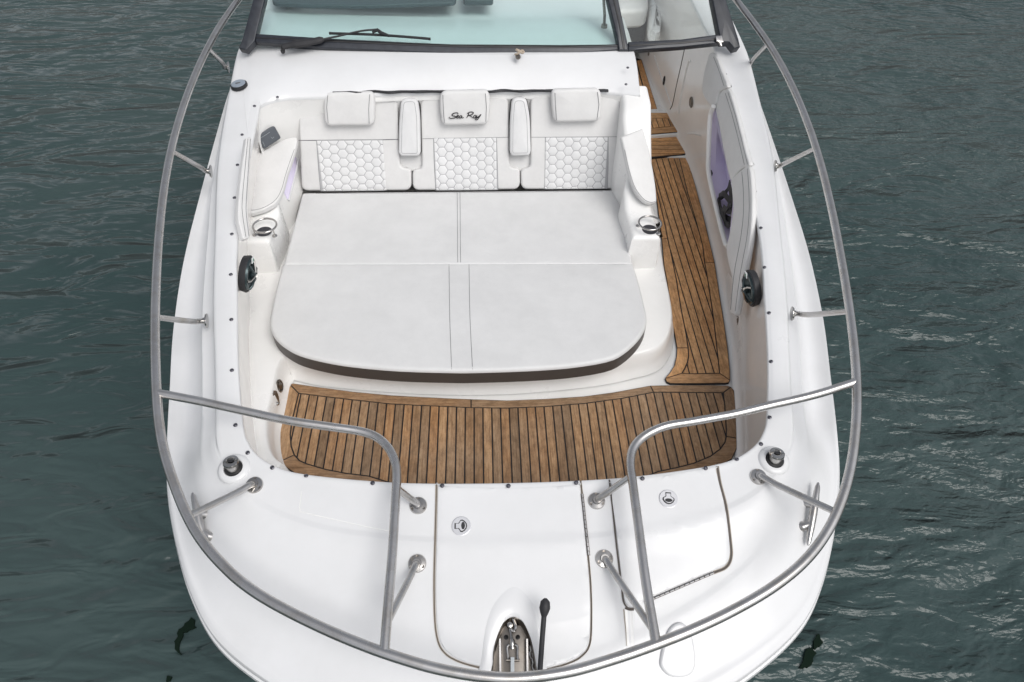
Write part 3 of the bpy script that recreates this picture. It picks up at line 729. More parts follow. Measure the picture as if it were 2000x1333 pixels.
# narrow bolsters between the backrests
for px, lab in (([(783, 193), (815, 192), (820, 230), (821, 300), (817, 306), (783, 306), (778, 299), (779, 240)], 'narrow white bolster between the left and middle backrests'),
                ([(1000, 191), (1028, 190.5), (1035, 230), (1037, 298), (1033, 305), (1000, 305.5), (995.5, 299), (996, 240)], 'narrow white bolster between the middle and right backrests')):
    pts = fillet([BP(x, y, .045) for x, y in px], .04, 6)
    out = []
    for i in range(len(pts)):
        a, b = pts[i-1], pts[i]; n = max(1, int((b-a).length/.04))
        for k in range(1, n+1): out.append(a.lerp(b, k/n))
    c = sum(out, V((0, 0, 0)))/len(out)-BN*.14
    e = empty('bolster_cushion', c); tag(e, lab, 'cushion', 'narrow bolsters between the backrests')
    g = MB(); slab(g, out, BN, .095, .018, .006, 5, 5); g.build('bolster_pad', 'vinyl_quilt', e)
    ins = inset(out, BN, .020)
    MB().tube([p+BN*.0012 for p in ins[::2]], .0009, 5, True).build('stitch_line', 'thread', e)
    ug = MB(); slab(ug, [p-BN*.050 for p in inset(out, BN, -.005)], BN, .03, .003, 0, 2, 0); ug.build('shadow_backing', 'black', e)  # black collar drawn as the thin shadow round the bolster
    xa, xb = (777, 823) if px[0][0] < 900 else (994, 1038)
    ug = MB(); slab(ug, [BP(x, y, -.035) for x, y in ((xa-3, 194), (xb+3, 193), (xb+3, 334), (xa-3, 335))], BN, .03, .003, 0, 2, 0); ug.build('mount_board', 'vinyl', e)

# ================================================================== SIDE CUSHIONS
def plane3(a, b, c):
    n = (b-a).cross(c-a).normalized()
    if n.dot(CAM-a) < 0: n = -n
    return (a, n)
# right armrest cushion
pl = plane3(W_(1213, 267, 1.45), W_(1256, 250, 1.47), W_(1275, 397, 1.165))
e = cushion('armrest_cushion', 'white armrest cushion on the right of the lounge, beside the teak passage', 'cushion', 'white armrest cushions of the lounge',
  crv([(1213.5, 268), (1219, 292), (1228, 333), (1239, 368), (1255.6, 391), (1270, 398), (1281, 396), (1283, 388), (1279, 350), (1268, 291), (1256, 250)]), 0, .045, .012, .004, .006, band='vinyl', m_='vinyl', plane=pl, nrm=pl[1],
  seams=[[(1220, 293), (1229, 333), (1240, 366), (1256, 388), (1270, 395.5), (1280, 394)]])
pl = plane3(W_(500, 301, 1.285), W_(580, 269, 1.315), W_(504, 413, 1.155))
cushion('armrest_cushion', 'white armrest cushion left of the lounge, touching the dark grey square pad', 'cushion', 'white armrest cushions of the lounge',
  crv([(495, 303), (522, 290), (556, 271), (579, 268.5), (577, 290), (569.5, 314), (560, 343), (552.6, 371), (541, 393), (522.5, 406), (504, 413), (485, 415), (485, 389), (488, 335)]), 0, .045, .012, .004, .004, band='vinyl', m_='vinyl', plane=pl, nrm=pl[1],
  seams=[[(575, 292), (567, 314), (557.5, 343), (550, 370), (539, 390), (521, 403), (504, 409.5), (487, 411.5)]])
# left wall bolster strip
pl = (WX(480, 350, -1.38), V((.80, -.12, .58)).normalized())
cushion('side_bolster', 'slim white bolster strip standing against the left cockpit wall', 'cushion', None,
  crv([(482, 269), (491.5, 270), (491, 300), (487, 350), (484.5, 390), (485, 420), (488.5, 460), (484, 466), (476, 466), (470, 445), (466, 425), (467, 389), (474, 325)]), 0, .04, .008, .003, .004, band='vinyl', m_='vinyl', plane=pl, nrm=pl[1],
  seams=[[(489, 272), (485, 330), (481, 390), (481, 418), (486, 462)], [(484, 272), (478, 335), (473, 392), (473.5, 418), (480, 463)]])
# lilac pocket panel and its white rim on the left side moulding
pk = plane3(W_(560, 385, 1.02), W_(577, 325, 1.16), W_(568, 340, 1.15))
pk = (W_(565, 372, 1.03), V((1, -.25, .35)).normalized())
g = MB(); pts = fillet([WPL(x, y, *pk) for x, y in ((554.5, 372), (563, 391), (579, 332), (580, 290), (571, 318))], .01, 3); slab(g, pts, pk[1], .01, .002, 0, 2, 1)
g.build('storage_pocket', 'lilac', liner)
g = MB(); slab(g, [WPL(x, y, pk[0]-pk[1]*.008, pk[1]) for x, y in ((536, 420), (548, 372), (566, 318), (580, 262), (586, 300), (592, 374), (574, 440), (553, 505))], pk[1], .03, .002, 0, 2, 0); g.build('armrest_side_face', 'gelcoat_liner', liner)
g = MB(); g.tube([WPL(x, y, pk[0]+pk[1]*.004, pk[1]) for x, y in ((564, 392), (571, 364), (579, 333), (583, 310))], .0065, 6); g.build('pocket_rim', 'gelcoat', liner)
# three cushions along the right wall
def wallcush(label, px, seams, d=.0):
    n = V((-.93, -.10, .35)).normalized(); p0 = WX(1440, 400, 1.395)-V((0, 0, 0))
    out = [WPL(x, y, p0, n) for x, y in px]
    pl = (p0, n)
    return cushion('wall_cushion', label, 'cushion', 'white cushions along the right cockpit wall', px, 0, .035, .010, .003, .012, band='vinyl', m_='vinyl', plane=pl, nrm=n, seams=seams)
# (tilt follows the wall: aft part lies farther out)
def wallcush2(label, px, X, seams):
    n = V((-.97, .05, .12)).normalized(); p0 = WX(*X)
    return cushion('wall_cushion', label, 'cushion', 'white cushions along the right cockpit wall', px, 0, .035, .009, .003, .008, band='vinyl', m_='vinyl', plane=(p0, n), nrm=n, seams=seams)
wallcush2('white wall cushion at the aft end of the right side, nearest the windscreen', crv([(1384.6, 106), (1390, 103), (1397, 107), (1409, 138), (1420, 170), (1404, 180), (1394.5, 208), (1378, 196), (1371, 178), (1374, 145)]), (1430, 300, 1.395), [[(1394, 112), (1405, 140), (1414, 168)]])
wallcush2('long white wall cushion in the middle of the right side, above the lilac locker', crv([(1396, 210), (1405, 184), (1421, 173), (1433, 205), (1446, 255), (1457, 300), (1463, 323), (1447, 330), (1436, 342), (1426, 352), (1414, 300), (1404, 245)]), (1430, 300, 1.405), [[(1417, 183), (1430, 225), (1443, 275), (1454, 322)], [(1422, 181), (1436, 225), (1449, 275), (1460, 321)]])
wallcush2('long white wall cushion on the right side, its lower end beside the bare speaker', crv([(1427, 353), (1438, 341), (1448, 332), (1463, 326), (1468, 375), (1468, 420), (1465, 462), (1456, 515), (1447, 556), (1437, 613), (1430, 614), (1424.5, 608), (1430, 575), (1431, 553), (1418, 492), (1424, 460), (1431, 415), (1432, 385)]), (1430, 300, 1.405), [[(1449, 336), (1452, 375), (1452, 420), (1446, 470), (1434, 535), (1427, 606)], [(1460, 330), (1463, 375), (1463, 420), (1458, 470), (1446, 535), (1436, 608)]])
# locker opening: lilac recess behind the wall, white rim
g = MB()
g2 = [WX(x, y, 1.46) for x, y in LOCK]
rim = []
for x, y in [(q.x, q.y) for q in cr([V((a, b, 0)) for a, b in LOCK], 3, True)]:
    rim.append(WX(x, y, 1.43))
g.loft([rim, [V((1.475, p.y, p.z)) for p in rim], [V((1.55, p.y+.06, min(p.z, 1.32))) for p in rim]], True); g.f.append(tuple(range(2*len(rim), 3*len(rim))))
g.build('locker_recess', 'lilac', liner, True, 30)
rimw = []
for x, y in ((1394, 208), (1387, 231), (1384, 300), (1384.5, 340), (1398.5, 404), (1415.5, 472), (1421, 482)): rimw.append(WX(x, y, 1.415))
g = MB(); g.tube(cr(rimw, 5), .016, 8); g.build('locker_rim', 'gelcoat_liner', liner)
g = MB(); g.box(WX(1388, 343, 1.44), (.004, 0, 0), (0, .018, 0), (0, 0, .03)); g.build('locker_catch', 'black', liner, False)
# black strap bundle in the locker
sb = empty('strap_bundle', WX(1420, 420, 1.47)); tag(sb, 'tangled black strap hanging in the lilac side locker', 'strap')
rs = random.Random(3)
def XL(x, y, X): return WX(x, y, X)
loops = [[(1427, 352, 1.50), (1420, 372, 1.48), (1410, 385, 1.46), (1404, 388, 1.45), (1403, 396, 1.44), (1409, 412, 1.44), (1418, 425, 1.45), (1428, 430, 1.46)],
 [(1404, 384, 1.44), (1412, 378, 1.44), (1420, 386, 1.45), (1426, 396, 1.46), (1430, 405, 1.46)], [(1404, 392, 1.45), (1407, 408, 1.43), (1413, 424, 1.43), (1418, 437, 1.44), (1424, 440, 1.44), (1429, 430, 1.45)],
 [(1412, 405, 1.43), (1420, 412, 1.43), (1428, 412, 1.44), (1431, 402, 1.45)], [(1424, 362, 1.47), (1427, 376, 1.46), (1429, 392, 1.46), (1430, 400, 1.46)], [(1416, 418, 1.43), (1422, 404, 1.43), (1428, 398, 1.44)]]
for L2 in loops:
    p = cr([XL(*q) for q in L2], 6); g = MB(); rows = []
    for i, c in enumerate(p):
        t = (p[min(i+1, len(p)-1)]-p[max(i-1, 0)]).normalized(); w = t.cross(V((-1, .3*math.sin(i*.5), .2))).normalized()
        n = t.cross(w); rows.append([c+w*.018+n*.002, c+w*.018-n*.002, c-w*.018-n*.002, c-w*.018+n*.002])
    g.loft(rows, True, True); g.build('strap', 'rubber', sb, True, 40)

# dark grey square pad on the armrest
pd = plane3(W_(517, 292, 1.31), W_(550, 270, 1.32), W_(537, 246, 1.40))
g = MB(); pts = fillet([WPL(x, y, pd[0], pd[1]) for x, y in ((502, 266), (536.6, 246), (550, 270), (517, 292))], .012, 4)
c = sum(pts, V())/len(pts)
gp = empty('square_pad', c-pd[1]*.05); tag(gp, 'small dark grey square pad leaning in the left corner behind the armrest', 'pad')
slab(g, pts, pd[1], .03, .008, .003, 4, 4); g.build('pad_body', 'grey_vinyl', gp)
g = MB(); g.tube([WPL(x, y, pd[0]+pd[1]*.004, pd[1]) for x, y in ((509, 270), (519, 264), (527, 258.5))], .0012, 4); g.tube([WPL(x, y, pd[0]+pd[1]*.004, pd[1]) for x, y in ((513, 277), (517, 286))], .0012, 4)
g.tube([WPL(x, y, pd[0]+pd[1]*.004, pd[1]) for x, y in ((529, 268), (532, 271), (535, 268))], .0012, 4); g.build('scuff_line', 'galv', gp)

# ================================================================== CUP HOLDERS
def cup(hx, hy, rx, ry, legs):
    c = W_(hx, hy, 1.10); cr_ = W_(rx, ry, 1.148); e = empty('cup_holder', parent=boat)
    MB().rev(c+V((0, 0, .0005)), (0, 0, 1), [(.050, -.002), (.050, .0015), (.046, .003), (.045, .0)]).build('cup_well_rim', 'white_plastic', e) if False else None
    MB().rev(c, (0, 0, 1), [(.047, .0012), (.046, .0020), (.044, .0014), (.0, .0010)], 32).build('cup_well', 'well', e)
    n = 40; ring = [cr_+V((math.cos(a*2*math.pi/n)*.068, math.sin(a*2*math.pi/n)*.068, 0)) for a in range(n)]
    MB().tube(ring, .0062, 10, True).build('cup_ring', 'chrome', e)
    for ang in legs:
        a = math.radians(ang); t = cr_+V((math.cos(a)*.068, math.sin(a)*.068, 0)); b = V((t.x, t.y, 1.10))
        g = MB(); g.tube([t, b], .0045, 8); g.rev(b, (0, 0, 1), [(.016, -.001), (.016, .004), (.010, .008), (.004, .009)], 16); g.build('ring_leg', 'chrome', e)
cup(516, 453, 517, 441, (205, 325)); cup(1269, 449, 1269.5, 436, (150, 320))

# ================================================================== WALL FITTINGS
def plate_ring(name, c, n, rx, ry, up, m_='steel', parent=boat, inner='steel_old', depth=.006):
    n = V(n).normalized(); u = V(up)-n*V(up).dot(n); u.normalize(); w = n.cross(u)
    g = MB(); N = 28
    prof = [(1, 0), (1, depth), (.86, depth*1.35), (.76, depth*.9), (.74, depth*.3)]
    g.loft([[c+(u*math.cos(2*math.pi*k/N)*ry+w*math.sin(2*math.pi*k/N)*rx)*s+n*h for k in range(N)] for s, h in prof], True, True)
    o = g.build(name, m_, parent)
    g = MB(); g.loft([[c+(u*math.cos(2*math.pi*k/N)*ry+w*math.sin(2*math.pi*k/N)*rx)*s+n*h for k in range(N)] for s, h in ((.60, depth*.4), (.58, depth*1.1), (.3, depth*1.3), (.02, depth*1.2))], True, True)
    g.build('latch_button', inner, o); return o
for x, y, s in ((1351, 200, .042), (1442, 628, .036)):
    c, n = WHIT(x, y); plate_ring('latch_ring', c+n*.002, n, s*.9, s, (0, 0, 1), 'steel_old')
c, n = WHIT(1298, 158); plate_ring('flush_pull', c+n*.002, n, .018, .04, (0, 0, 1), 'black', boat, 'black')
c, n = WHIT(1268, 103); plate_ring('flush_pull', c+n*.002, n, .015, .03, (0, 0, 1), 'steel_old')
# passage locker door outline seams on the right wall
def wall_line(name, px, r, m_, lift=.001):
    pts = []
    for q in cr([V((a, b, 0)) for a, b in px], 6):
        c, n = WHIT(q.x, q.y); pts.append(c+n*lift)
    return MB().tube(pts, r, 5).build(name, m_, liner)
wall_line('door_seam', [(1337, 97), (1331, 125), (1322, 165), (1314, 203), (1309, 214)], .0035, 'seam')
wall_line('door_seam', [(1278, 108), (1282, 122), (1296, 162), (1312, 208)], .004, 'gelcoat', .002)
wall_line('door_edge', [(1349, 120), (1344, 125), (1330, 190), (1326, 222)], .008, 'gelcoat_wall', .001)
wall_line('door_edge', [(1343, 262), (1355, 262), (1369, 266)], .004, 'gelcoat', .001)
# shelf-side latch, hasp and drain on the left footwell face
fx = W_(545, 755, .80).x
pn = V((.96, -.18, .1)).normalized()
c = W_(545, 754, .80); plate_ring('latch_ring', c+pn*.002, pn, .03, .042, (0, 0, 1), 'steel_old')
g = MB(); pl = (W_(537, 790, .79), pn)
g.add([], []); hs = [WPL(x, y, *pl) for x, y in ((534, 768), (541, 764), (545, 775), (547, 790), (544, 804), (539, 812), (531, 812), (533, 800), (529, 800), (531, 785))]
slab(g, hs, pn, .012, .002, 0, 2, 1); g.build('hasp_plate', 'steel_old', boat)
g = MB(); g.rev(WPL(540, 789, pl[0]+pn*.004, pn), pn, [(.010, 0), (.010, .010), (.006, .014)], 14); g.build('hasp_pin', 'chrome', boat)
c = WPL(533.5, 833, *pl); plate_ring('drain_fitting', c, pn, .016, .03, (0, 0, 1), 'steel_old', boat, 'black')
g = MB(); q = [WPL(x, y, pl[0]-pn*.002, pn) for x, y in ((524, 808), (535, 763), (539, 763), (528, 812))]; slab(g, q, pn, .008, .001, 0, 1, 1); g.build('hasp_frame', 'chrome', boat)

# ================================================================== BARE SPEAKERS
def speaker(c, n, label):
    n = V(n).normalized(); u = V((0, 0, 1)); u = (u-n*u.dot(n)).normalized(); w = n.cross(u)
    e = empty('speaker', parent=boat); e['label'] = label
    def P(a, r, h): return c+(u*math.cos(a)+w*math.sin(a))*r+n*h
    N = 32; A = [2*math.pi*k/N for k in range(N)]
    MB().loft([[P(a, r, h) for a in A] for r, h in ((.094, 0), (.100, .030), (.096, .036), (.089, .034), (.086, .01), (0.001, .01))], True, True).build('speaker_housing', 'rubber', e)
    MB().loft([[P(a, r, h) for a in A] for r, h in ((.088, .032), (.084, .044), (.074, .046), (.070, .036))], True).build('speaker_frame', 'smoke', e)
    MB().loft([[P(a, r, h) for a in A] for r, h in ((.070, .036), (.05, .022), (.03, .016), (.0, .018))], True).build('speaker_cone', 'smoke', e)
    for k in range(6):
        a = 2*math.pi*k/6+.3; g = MB(); g.tube([P(a, .080, .044), P(a+.1, .06, .056), P(a+.15, .03, .062), P(a, .014, .064)], [.007, .006, .006, .008], 8); g.build('speaker_spoke', 'chrome' if k % 2 else 'smoke', e)
    MB().rev(c+n*.05, n, [(.022, 0), (.022, .012), (.014, .018), (.0, .02)], 16).build('speaker_hub', 'smoke', e)
    for a, r in ((.35, .082), (2.4, .074)) if n.x < 0 else ((5.9, .082), (3.9, .074)):
        q = P(a, r, .038); t = (u*math.cos(a)+w*math.sin(a))*.016; s = t.cross(n).normalized()*.016
        g = MB(); g.box(q+n*.012, t, s, n*.002); g.build('paper_tag', 'tag_white', e, False)
        g = MB(); g.box(q+n*.0145, t*.4, s*.4, n*.001); g.build('tag_print', 'tag_green', e, False)
cL = WX(474, 534, -1.375)
speaker(cL, (.93, -.04, -.16), 'bare round black speaker hanging on the left cockpit wall')
cRt, nR = WHIT(1468, 562); speaker(WX(1476, 562, 1.335), (-.93, -.04, -.16), 'bare round black speaker on the right wall forward of the cushions')

# ================================================================== BOW HATCHES AND DECK FITTINGS
def decked(px, h0, h1, name, parent, m_='gelcoat', rings=12, inset_px=1.2, label=None):
    out = [(q.x, q.y) for q in cr([V((a, b, 0)) for a, b in px], 5, True)]
    cx = sum(p[0] for p in out)/len(out); cy = sum(p[1] for p in out)/len(out)
    ds = []
    def sh(p, d): v = V((cx-p[0], cy-p[1])); v.normalize(); return (p[0]+v.x*d, p[1]+v.y*d)
    levels = [(0, h0, 0), (0, h1*.55, 0), (.35*inset_px, h1*.9, 0), (inset_px, h1, 0)]+[(0, h1, k/rings) for k in range(1, rings)]
    rows = []
    for d, h, t in levels:
        row = []
        for p in out:
            q = sh(p, d) if t == 0 else (p[0]+(cx-p[0])*t, p[1]+(cy-p[1])*t)
            c, n = HIT(*q); row.append(c+n*h if h > 0 else c+n*h)
        rows.append(row)
    g = MB(); g.loft(rows, True); c, n = HIT(cx, cy); g.v.append(c+n*h1); k = len(g.v)-1-len(out)
    for j in range(len(out)): g.f.append((k+j, k+(j+1) % len(out), len(g.v)-1))
    o = g.build(name, m_, parent, True, 60)
    if label: o['label'] = label
    return o, out
def deckline(px, r, name, m_, parent, lift=.0, closed=False, n=8):
    pts = []
    for q in cr([V((a, b, 0)) for a, b in px], n, closed):
        c, nn = HIT(q.x, q.y); pts.append(c+nn*lift)
    return MB().tube(pts, r, 6, closed).build(name, m_, parent)
def deckband(px, wd, name, m_, parent, lift=.002, n=8):
    pts = cr([V((a, b, 0)) for a, b in px], n); rows = [[], []]
    for i, q in enumerate(pts):
        t = pts[min(i+1, len(pts)-1)]-pts[max(i-1, 0)]; t.normalize(); s = V((-t.y, t.x, 0))*wd/2
        for k, sg in enumerate((-1, 1)):
            c, nn = HIT(q.x+s.x*sg, q.y+s.y*sg); rows[k].append(c+nn*lift)
    mid = [a.lerp(b, .5)-V((0, 0, .0015)) for a, b in zip(*rows)]
    return MB().loft([rows[0], mid, rows[1]]).build(name, m_, parent)
HW, HR = .004, .007
lseam = [(852.6, 948), (851.5, 1000), (850, 1053), (848, 1143), (850, 1218), (857, 1257), (870, 1277), (888, 1289), (912, 1298), (957, 1309.5)]
rseam = [(1134, 940), (1140, 993), (1149, 1089), (1153.5, 1143), (1155, 1203), (1152, 1257), (1137, 1281), (1110, 1296), (1062, 1309.5)]
# the anchor locker lid: bowed outline broken by the anchor pocket
lid_px = [(856, 952), (857, 950), (920, 954), (990, 955), (1060, 953), (1130, 948), (1131, 949), (1137, 993), (1146, 1089), (1150, 1143), (1151.5, 1203), (1148, 1255), (1134, 1277), (1108, 1291), (1062, 1304), (1052, 1304)] + [(1045, 1270), (1037, 1240), (1024, 1216), (1004, 1203), (984, 1214), (969, 1243), (962, 1275), (957, 1304)] + [(912, 1293), (892, 1285), (875, 1273), (862, 1255), (854.5, 1217), (852, 1143), (854, 1053)]
lidE = empty('anchor_locker_lid', parent=boat)
def lid_from_grid(px, name, parent, h, inner_hole=None, step=7):
    """lid surface: deck surface offset by h, filled on a fine grid clipped to the outline"""
    out = [V((q.x, q.y, 0)) for q in cr([V((a, b, 0)) for a, b in px], 4, True)]
    if area(out) and sum(out[i-1].x*out[i].y-out[i].x*out[i-1].y for i in range(len(out))) < 0: out.reverse()
    bm = bmesh.new(); vs = [bm.verts.new(p) for p in out]; bm.faces.new(vs); bm.normal_update()
    bmesh.ops.triangulate(bm, faces=bm.faces[:])
    xs = [p.x for p in out]; ys = [p.y for p in out]
    x = min(xs)+step
    while x < max(xs): bmesh.ops.bisect_plane(bm, geom=bm.verts[:]+bm.edges[:]+bm.faces[:], plane_co=(x, 0, 0), plane_no=(1, 0, 0)); x += step*1.5
    y = min(ys)+step
    while y < max(ys): bmesh.ops.bisect_plane(bm, geom=bm.verts[:]+bm.edges[:]+bm.faces[:], plane_co=(0, y, 0), plane_no=(0, 1, 0)); y += step*1.5
    op = [(p.x, p.y) for p in out]; bad = [f for f in bm.faces if not inpoly(f.calc_center_median().x, f.calc_center_median().y, op)]
    bmesh.ops.delete(bm, geom=bad, context='FACES_ONLY')
    bm.verts.index_update(); bound = {v.index for e in bm.edges if len(e.link_faces) == 1 for v in e.verts}
    g = MB(); idx = {}
    for v in bm.verts:
        c, n = HIT(v.co.x, v.co.y); g.v.append(c+n*(h if v.index not in bound else h*.75))
    g.f = [tuple(v.index for v in f.verts) for f in bm.faces]
    # skirt
    loop = []
    rows = [[], []]
    ii = inset(out, V((0, 0, 1)), -1.1)
    for p, q in zip(out, ii):
        c, n = HIT(p.x, p.y); rows[0].append(c+n*h*.75); c2, n2 = HIT(q.x, q.y); rows[1].append(c2-n2*.004)
    g.loft(rows, True); bm.free()
    return g.build(name, 'gelcoat', parent, True, 60)
deckband(lseam, 4.5, 'lid_gasket', 'gasket', lidE, .0022); deckband(rseam, 4, 'lid_gasket', 'gasket', lidE, .0022)
deckband(lseam, 1.4, 'lid_gap', 'seam', lidE, .0040); deckband(rseam, 1.8, 'lid_gap', 'seam', lidE, .0040)
lid_from_grid(lid_px, 'lid_panel', lidE, HR)
# swollen lip round the anchor pocket
inn = [(955, 1345), (957.5, 1320), (961, 1299), (963, 1272), (969, 1249), (978, 1226), (987.4, 1212), (1002, 1205), (1017, 1211), (1026.4, 1223.6), (1037, 1249), (1043.6, 1277.6), (1048, 1304), (1052, 1325), (1055, 1345)]
mid = [(940, 1345), (944, 1318), (949, 1292), (953, 1262), (960, 1235), (971, 1208), (984, 1193), (1002, 1185), (1020, 1192), (1034, 1206), (1046, 1236), (1053, 1268), (1057, 1298), (1062, 1322), (1066, 1345)]
outr = [(932, 1345), (935, 1314), (940, 1285), (944, 1250), (950, 1218), (962, 1185), (981, 1160), (1003, 1146), (1024, 1158), (1043, 1184), (1056, 1225), (1062, 1262), (1066, 1292), (1070, 1318), (1074, 1345)]
def dl(pxs, h, n=4):
    o = []
    for q in cr([V((a, b, 0)) for a, b in pxs], n): c, nn = HIT(q.x, q.y); o.append(c+V((0, 0, 1))*h)
    return o
A, B, C = dl(inn, .006), dl(mid, .011), dl(outr, .0068)
mid2 = [a.lerp(c, .45)+V((0, 0, .002)) for a, c in zip(B, C)]
mid3 = [a.lerp(c, .8)+V((0, 0, .001)) for a, c in zip(B, C)]
g = MB(); g.loft([C, mid3, mid2, B, [p.lerp(q, .6)+V((0, 0, .002)) for p, q in zip(B, A)], A, [p+V((0, 0, -.010)) for p in A]])
g.build('pocket_lip', 'gelcoat', lidE, True, 60)
# anchor pocket and roller
ar = empty('anchor_roller', parent=boat)
Ac = sum(A, V())/len(A); Ai = [p.lerp(V((Ac.x, p.y, p.z)), .05) for p in A]
g = MB(); g.loft([[p+V((0, 0, -.008)) for p in A], [p+V((0, 0, -.012)) for p in Ai], [p+V((0, 0, -.16)) for p in Ai]]); g.build('pocket_wall', 'steel_old', ar)
def PK(x, y, h=0):                                   # pocket floor plane, sloping with the deck
    a, b, c_ = HIT(1003, 1180)[0], HIT(1003, 1330)[0], HIT(1050, 1330)[0]
    n = V((0, (a-b).z*-1, (a-b).y)).normalized();  n = n if n.z > 0 else -n
    return WPL(x, y, b+V((0, 0, -.055+h)), n)
def slabp(px, h, th, name, m_, parent, r=.002, crown=0):
    a = [PK(x, y, h) for x, y in px]; n = (a[1]-a[0]).cross(a[2]-a[1]).normalized(); n = n if n.z > 0 else -n
    g = MB(); slab(g, a, n, th, r, crown, 2, 1); return g.build(name, m_, parent)
slabp([(940, 1440), (940, 1190), (1066, 1190), (1066, 1440)], -.015, .01, 'pocket_floor', 'steel_old', ar)
slabp([(979, 1440), (979, 1222), (1030, 1222), (1032, 1440)], .0, .012, 'roller_plate', 'steel_old', ar)
for x in (976.5, 1029.5):
    g = MB(); g.loft([[PK(x+sx, 1248, h) for sx, h in ((-1.6, 0), (-1.6, .03), (1.6, .03), (1.6, 0))], [PK(x+sx+2.6, 1440, h) for sx, h in ((-2.2, 0), (-2.2, .035), (2.2, .035), (2.2, 0))]], True, True); g.build('roller_cheek', 'steel', ar)
for x, y in ((988.5, 1245), (1011.5, 1245), (992, 1322), (1016.5, 1321.5)):
    g = MB(); g.rev(PK(x, y, .001), (0, -.2, 1), [(.009, 0), (.009, .002), (.006, .003), (.004, .0)], 14); g.build('plate_bolt', 'black', ar)
# anchor chain swivel and shank: a thing of its own lying on the roller
an = empty('anchor', PK(1000, 1260, .02)); tag(an, 'galvanised anchor shank with swivel shackle lying in the bow roller', 'anchor')
g = MB(); g.tube(cr([PK(1001, 1206, .03), PK(1004, 1214, .03), PK(1007, 1224, .03), PK(1003.5, 1233, .03), PK(998, 1228, .03), PK(996.5, 1220, .03)], 5), .0065, 8); g.build('chain_hook', 'chrome', an)
g = MB(); g.rev(PK(995.5, 1222, .03), V((0, -.2, 1)), [(.012, 0), (.014, .008), (.010, .016), (.004, .018)], 16); g.build('shackle_bolt', 'chrome', an)
g = MB(); g.tube([PK(996, 1228, .03), PK(998, 1240, .03), PK(999.5, 1252, .032)], [.006, .005, .008], 8); g.build('swivel_stem', 'chrome', an)
g = MB(); g.tube([PK(999.5, 1250, .032), PK(1000, 1256, .034), PK(1000.5, 1262, .034), PK(1001, 1268, .034)], [.010, .013, .010, .009], 12); g.build('swivel_nut', 'chrome', an)
g = MB(); g.tube(cr([PK(992.5, 1291, .03), PK(991, 1276, .03), PK(990.5, 1264, .03), PK(995, 1259, .032), PK(1000, 1258, .034), PK(1006, 1259, .032), PK(1010.5, 1264, .03), PK(1010.5, 1278, .03), PK(1011.5, 1291, .03)], 5), .0048, 8); g.build('shackle', 'chrome', an)
g = MB(); g.tube([PK(988, 1290, .03), PK(1015, 1290, .03)], .005, 8); g.build('shackle_pin', 'steel_old', an)
g = MB(); g.loft([[PK(1001+sx, y, h) for sx, h in ((-3.6, .005), (-3.6, .045), (3.6, .045), (3.6, .005))] for y in (1284, 1440)], True, True); g.build('anchor_shank', 'galv', an, False)
g = MB()
for k, (x, y) in enumerate(((1036.5, 1268), (1038, 1280), (1040.5, 1292), (1043, 1303))):
    c0 = PK(x, y, .02); u = (PK(x+1.5, y+7, .02)-c0); w = (PK(x+3, y, .02)-c0) if k % 2 else V((0, 0, .008))
    g.tube([c0+u*math.cos(a)+w*math.sin(a) for a in [2*math.pi*i/12 for i in range(12)]], .0035, 6, True)
g.build('chain', 'chrome', ar)
# black folding lever beside the pocket
lv = empty('windlass_lever', parent=boat)
p = [HIT(1052, 1350)[0]+V((0, 0, .02)), HIT(1054, 1310)[0]+V((0, 0, .06)), HIT(1057, 1262)[0]+V((0, 0, .09)), HIT(1060, 1222)[0]+V((0, 0, .11))]
MB().tube(p, [.011, .010, .010, .010], 10).build('lever_shaft', 'rubber', lv)
q = HIT(1061, 1212)[0]+V((0, 0, .115)); d = (p[3]-p[2]).normalized()
MB().tube([p[3]-d*.01, p[3]+d*.004, q, q+d*.022, q+d*.034], [.010, .016, .021, .018, .006], 12).build('lever_knob', 'rubber', lv)
MB().rev(HIT(1053, 1338)[0]+V((0, 0, .01)), (0, 0, 1), [(.022, 0), (.022, .02), (.012, .026)], 16).build('lever_foot', 'rubber', lv)

# side hatch on the right of the bow
h2 = [(1194, 946), (1196, 942), (1300, 930), (1394, 914), (1397, 918), (1403, 944), (1415, 992), (1423, 1056), (1424, 1085), (1416, 1103), (1393, 1114), (1330, 1140), (1278, 1162), (1250, 1174), (1240, 1184), (1229, 1185), (1221, 1175), (1216, 1148), (1205, 1048), (1196, 980)]
hE = empty('side_locker_lid', parent=boat)
seam2 = [(1190, 938), (1196, 990), (1202, 1048), (1208, 1100), (1214, 1148), (1218, 1176), (1228, 1189), (1241, 1188)]
seam3 = [(1400, 907), (1406, 944), (1418, 992), (1426, 1056), (1427.5, 1088), (1418, 1108), (1394, 1119)]
deckband(seam2, 3, 'lid_gap', 'seam', hE, .0028); deckband(seam3, 4, 'lid_gap', 'seam', hE, .0028)
deckband(seam3, 7, 'lid_gasket', 'gasket', hE, .0020)
lid_from_grid(h2, 'lid_panel', hE, HR)
def hinge(a, b, n, parent):
    hb = deckband([a, ((a[0]+b[0])/2, (a[1]+b[1])/2), b], 5.5, 'piano_hinge', 'seam', parent, .0085)
    for k in range(n):
        t0, t1 = (k+.08)/n, (k+.92)/n
        pts = []
        for t in (t0, (t0+t1)/2, t1): c, nn = HIT(a[0]+(b[0]-a[0])*t, a[1]+(b[1]-a[1])*t); pts.append(c+nn*.0100)
        MB().tube(pts, .0038, 6).build('hinge_knuckle', 'steel', hb)
hinge((1136.5, 966), (1149.5, 1086), 14, lidE); hinge((1258, 1177), (1393, 1119), 14, hE)
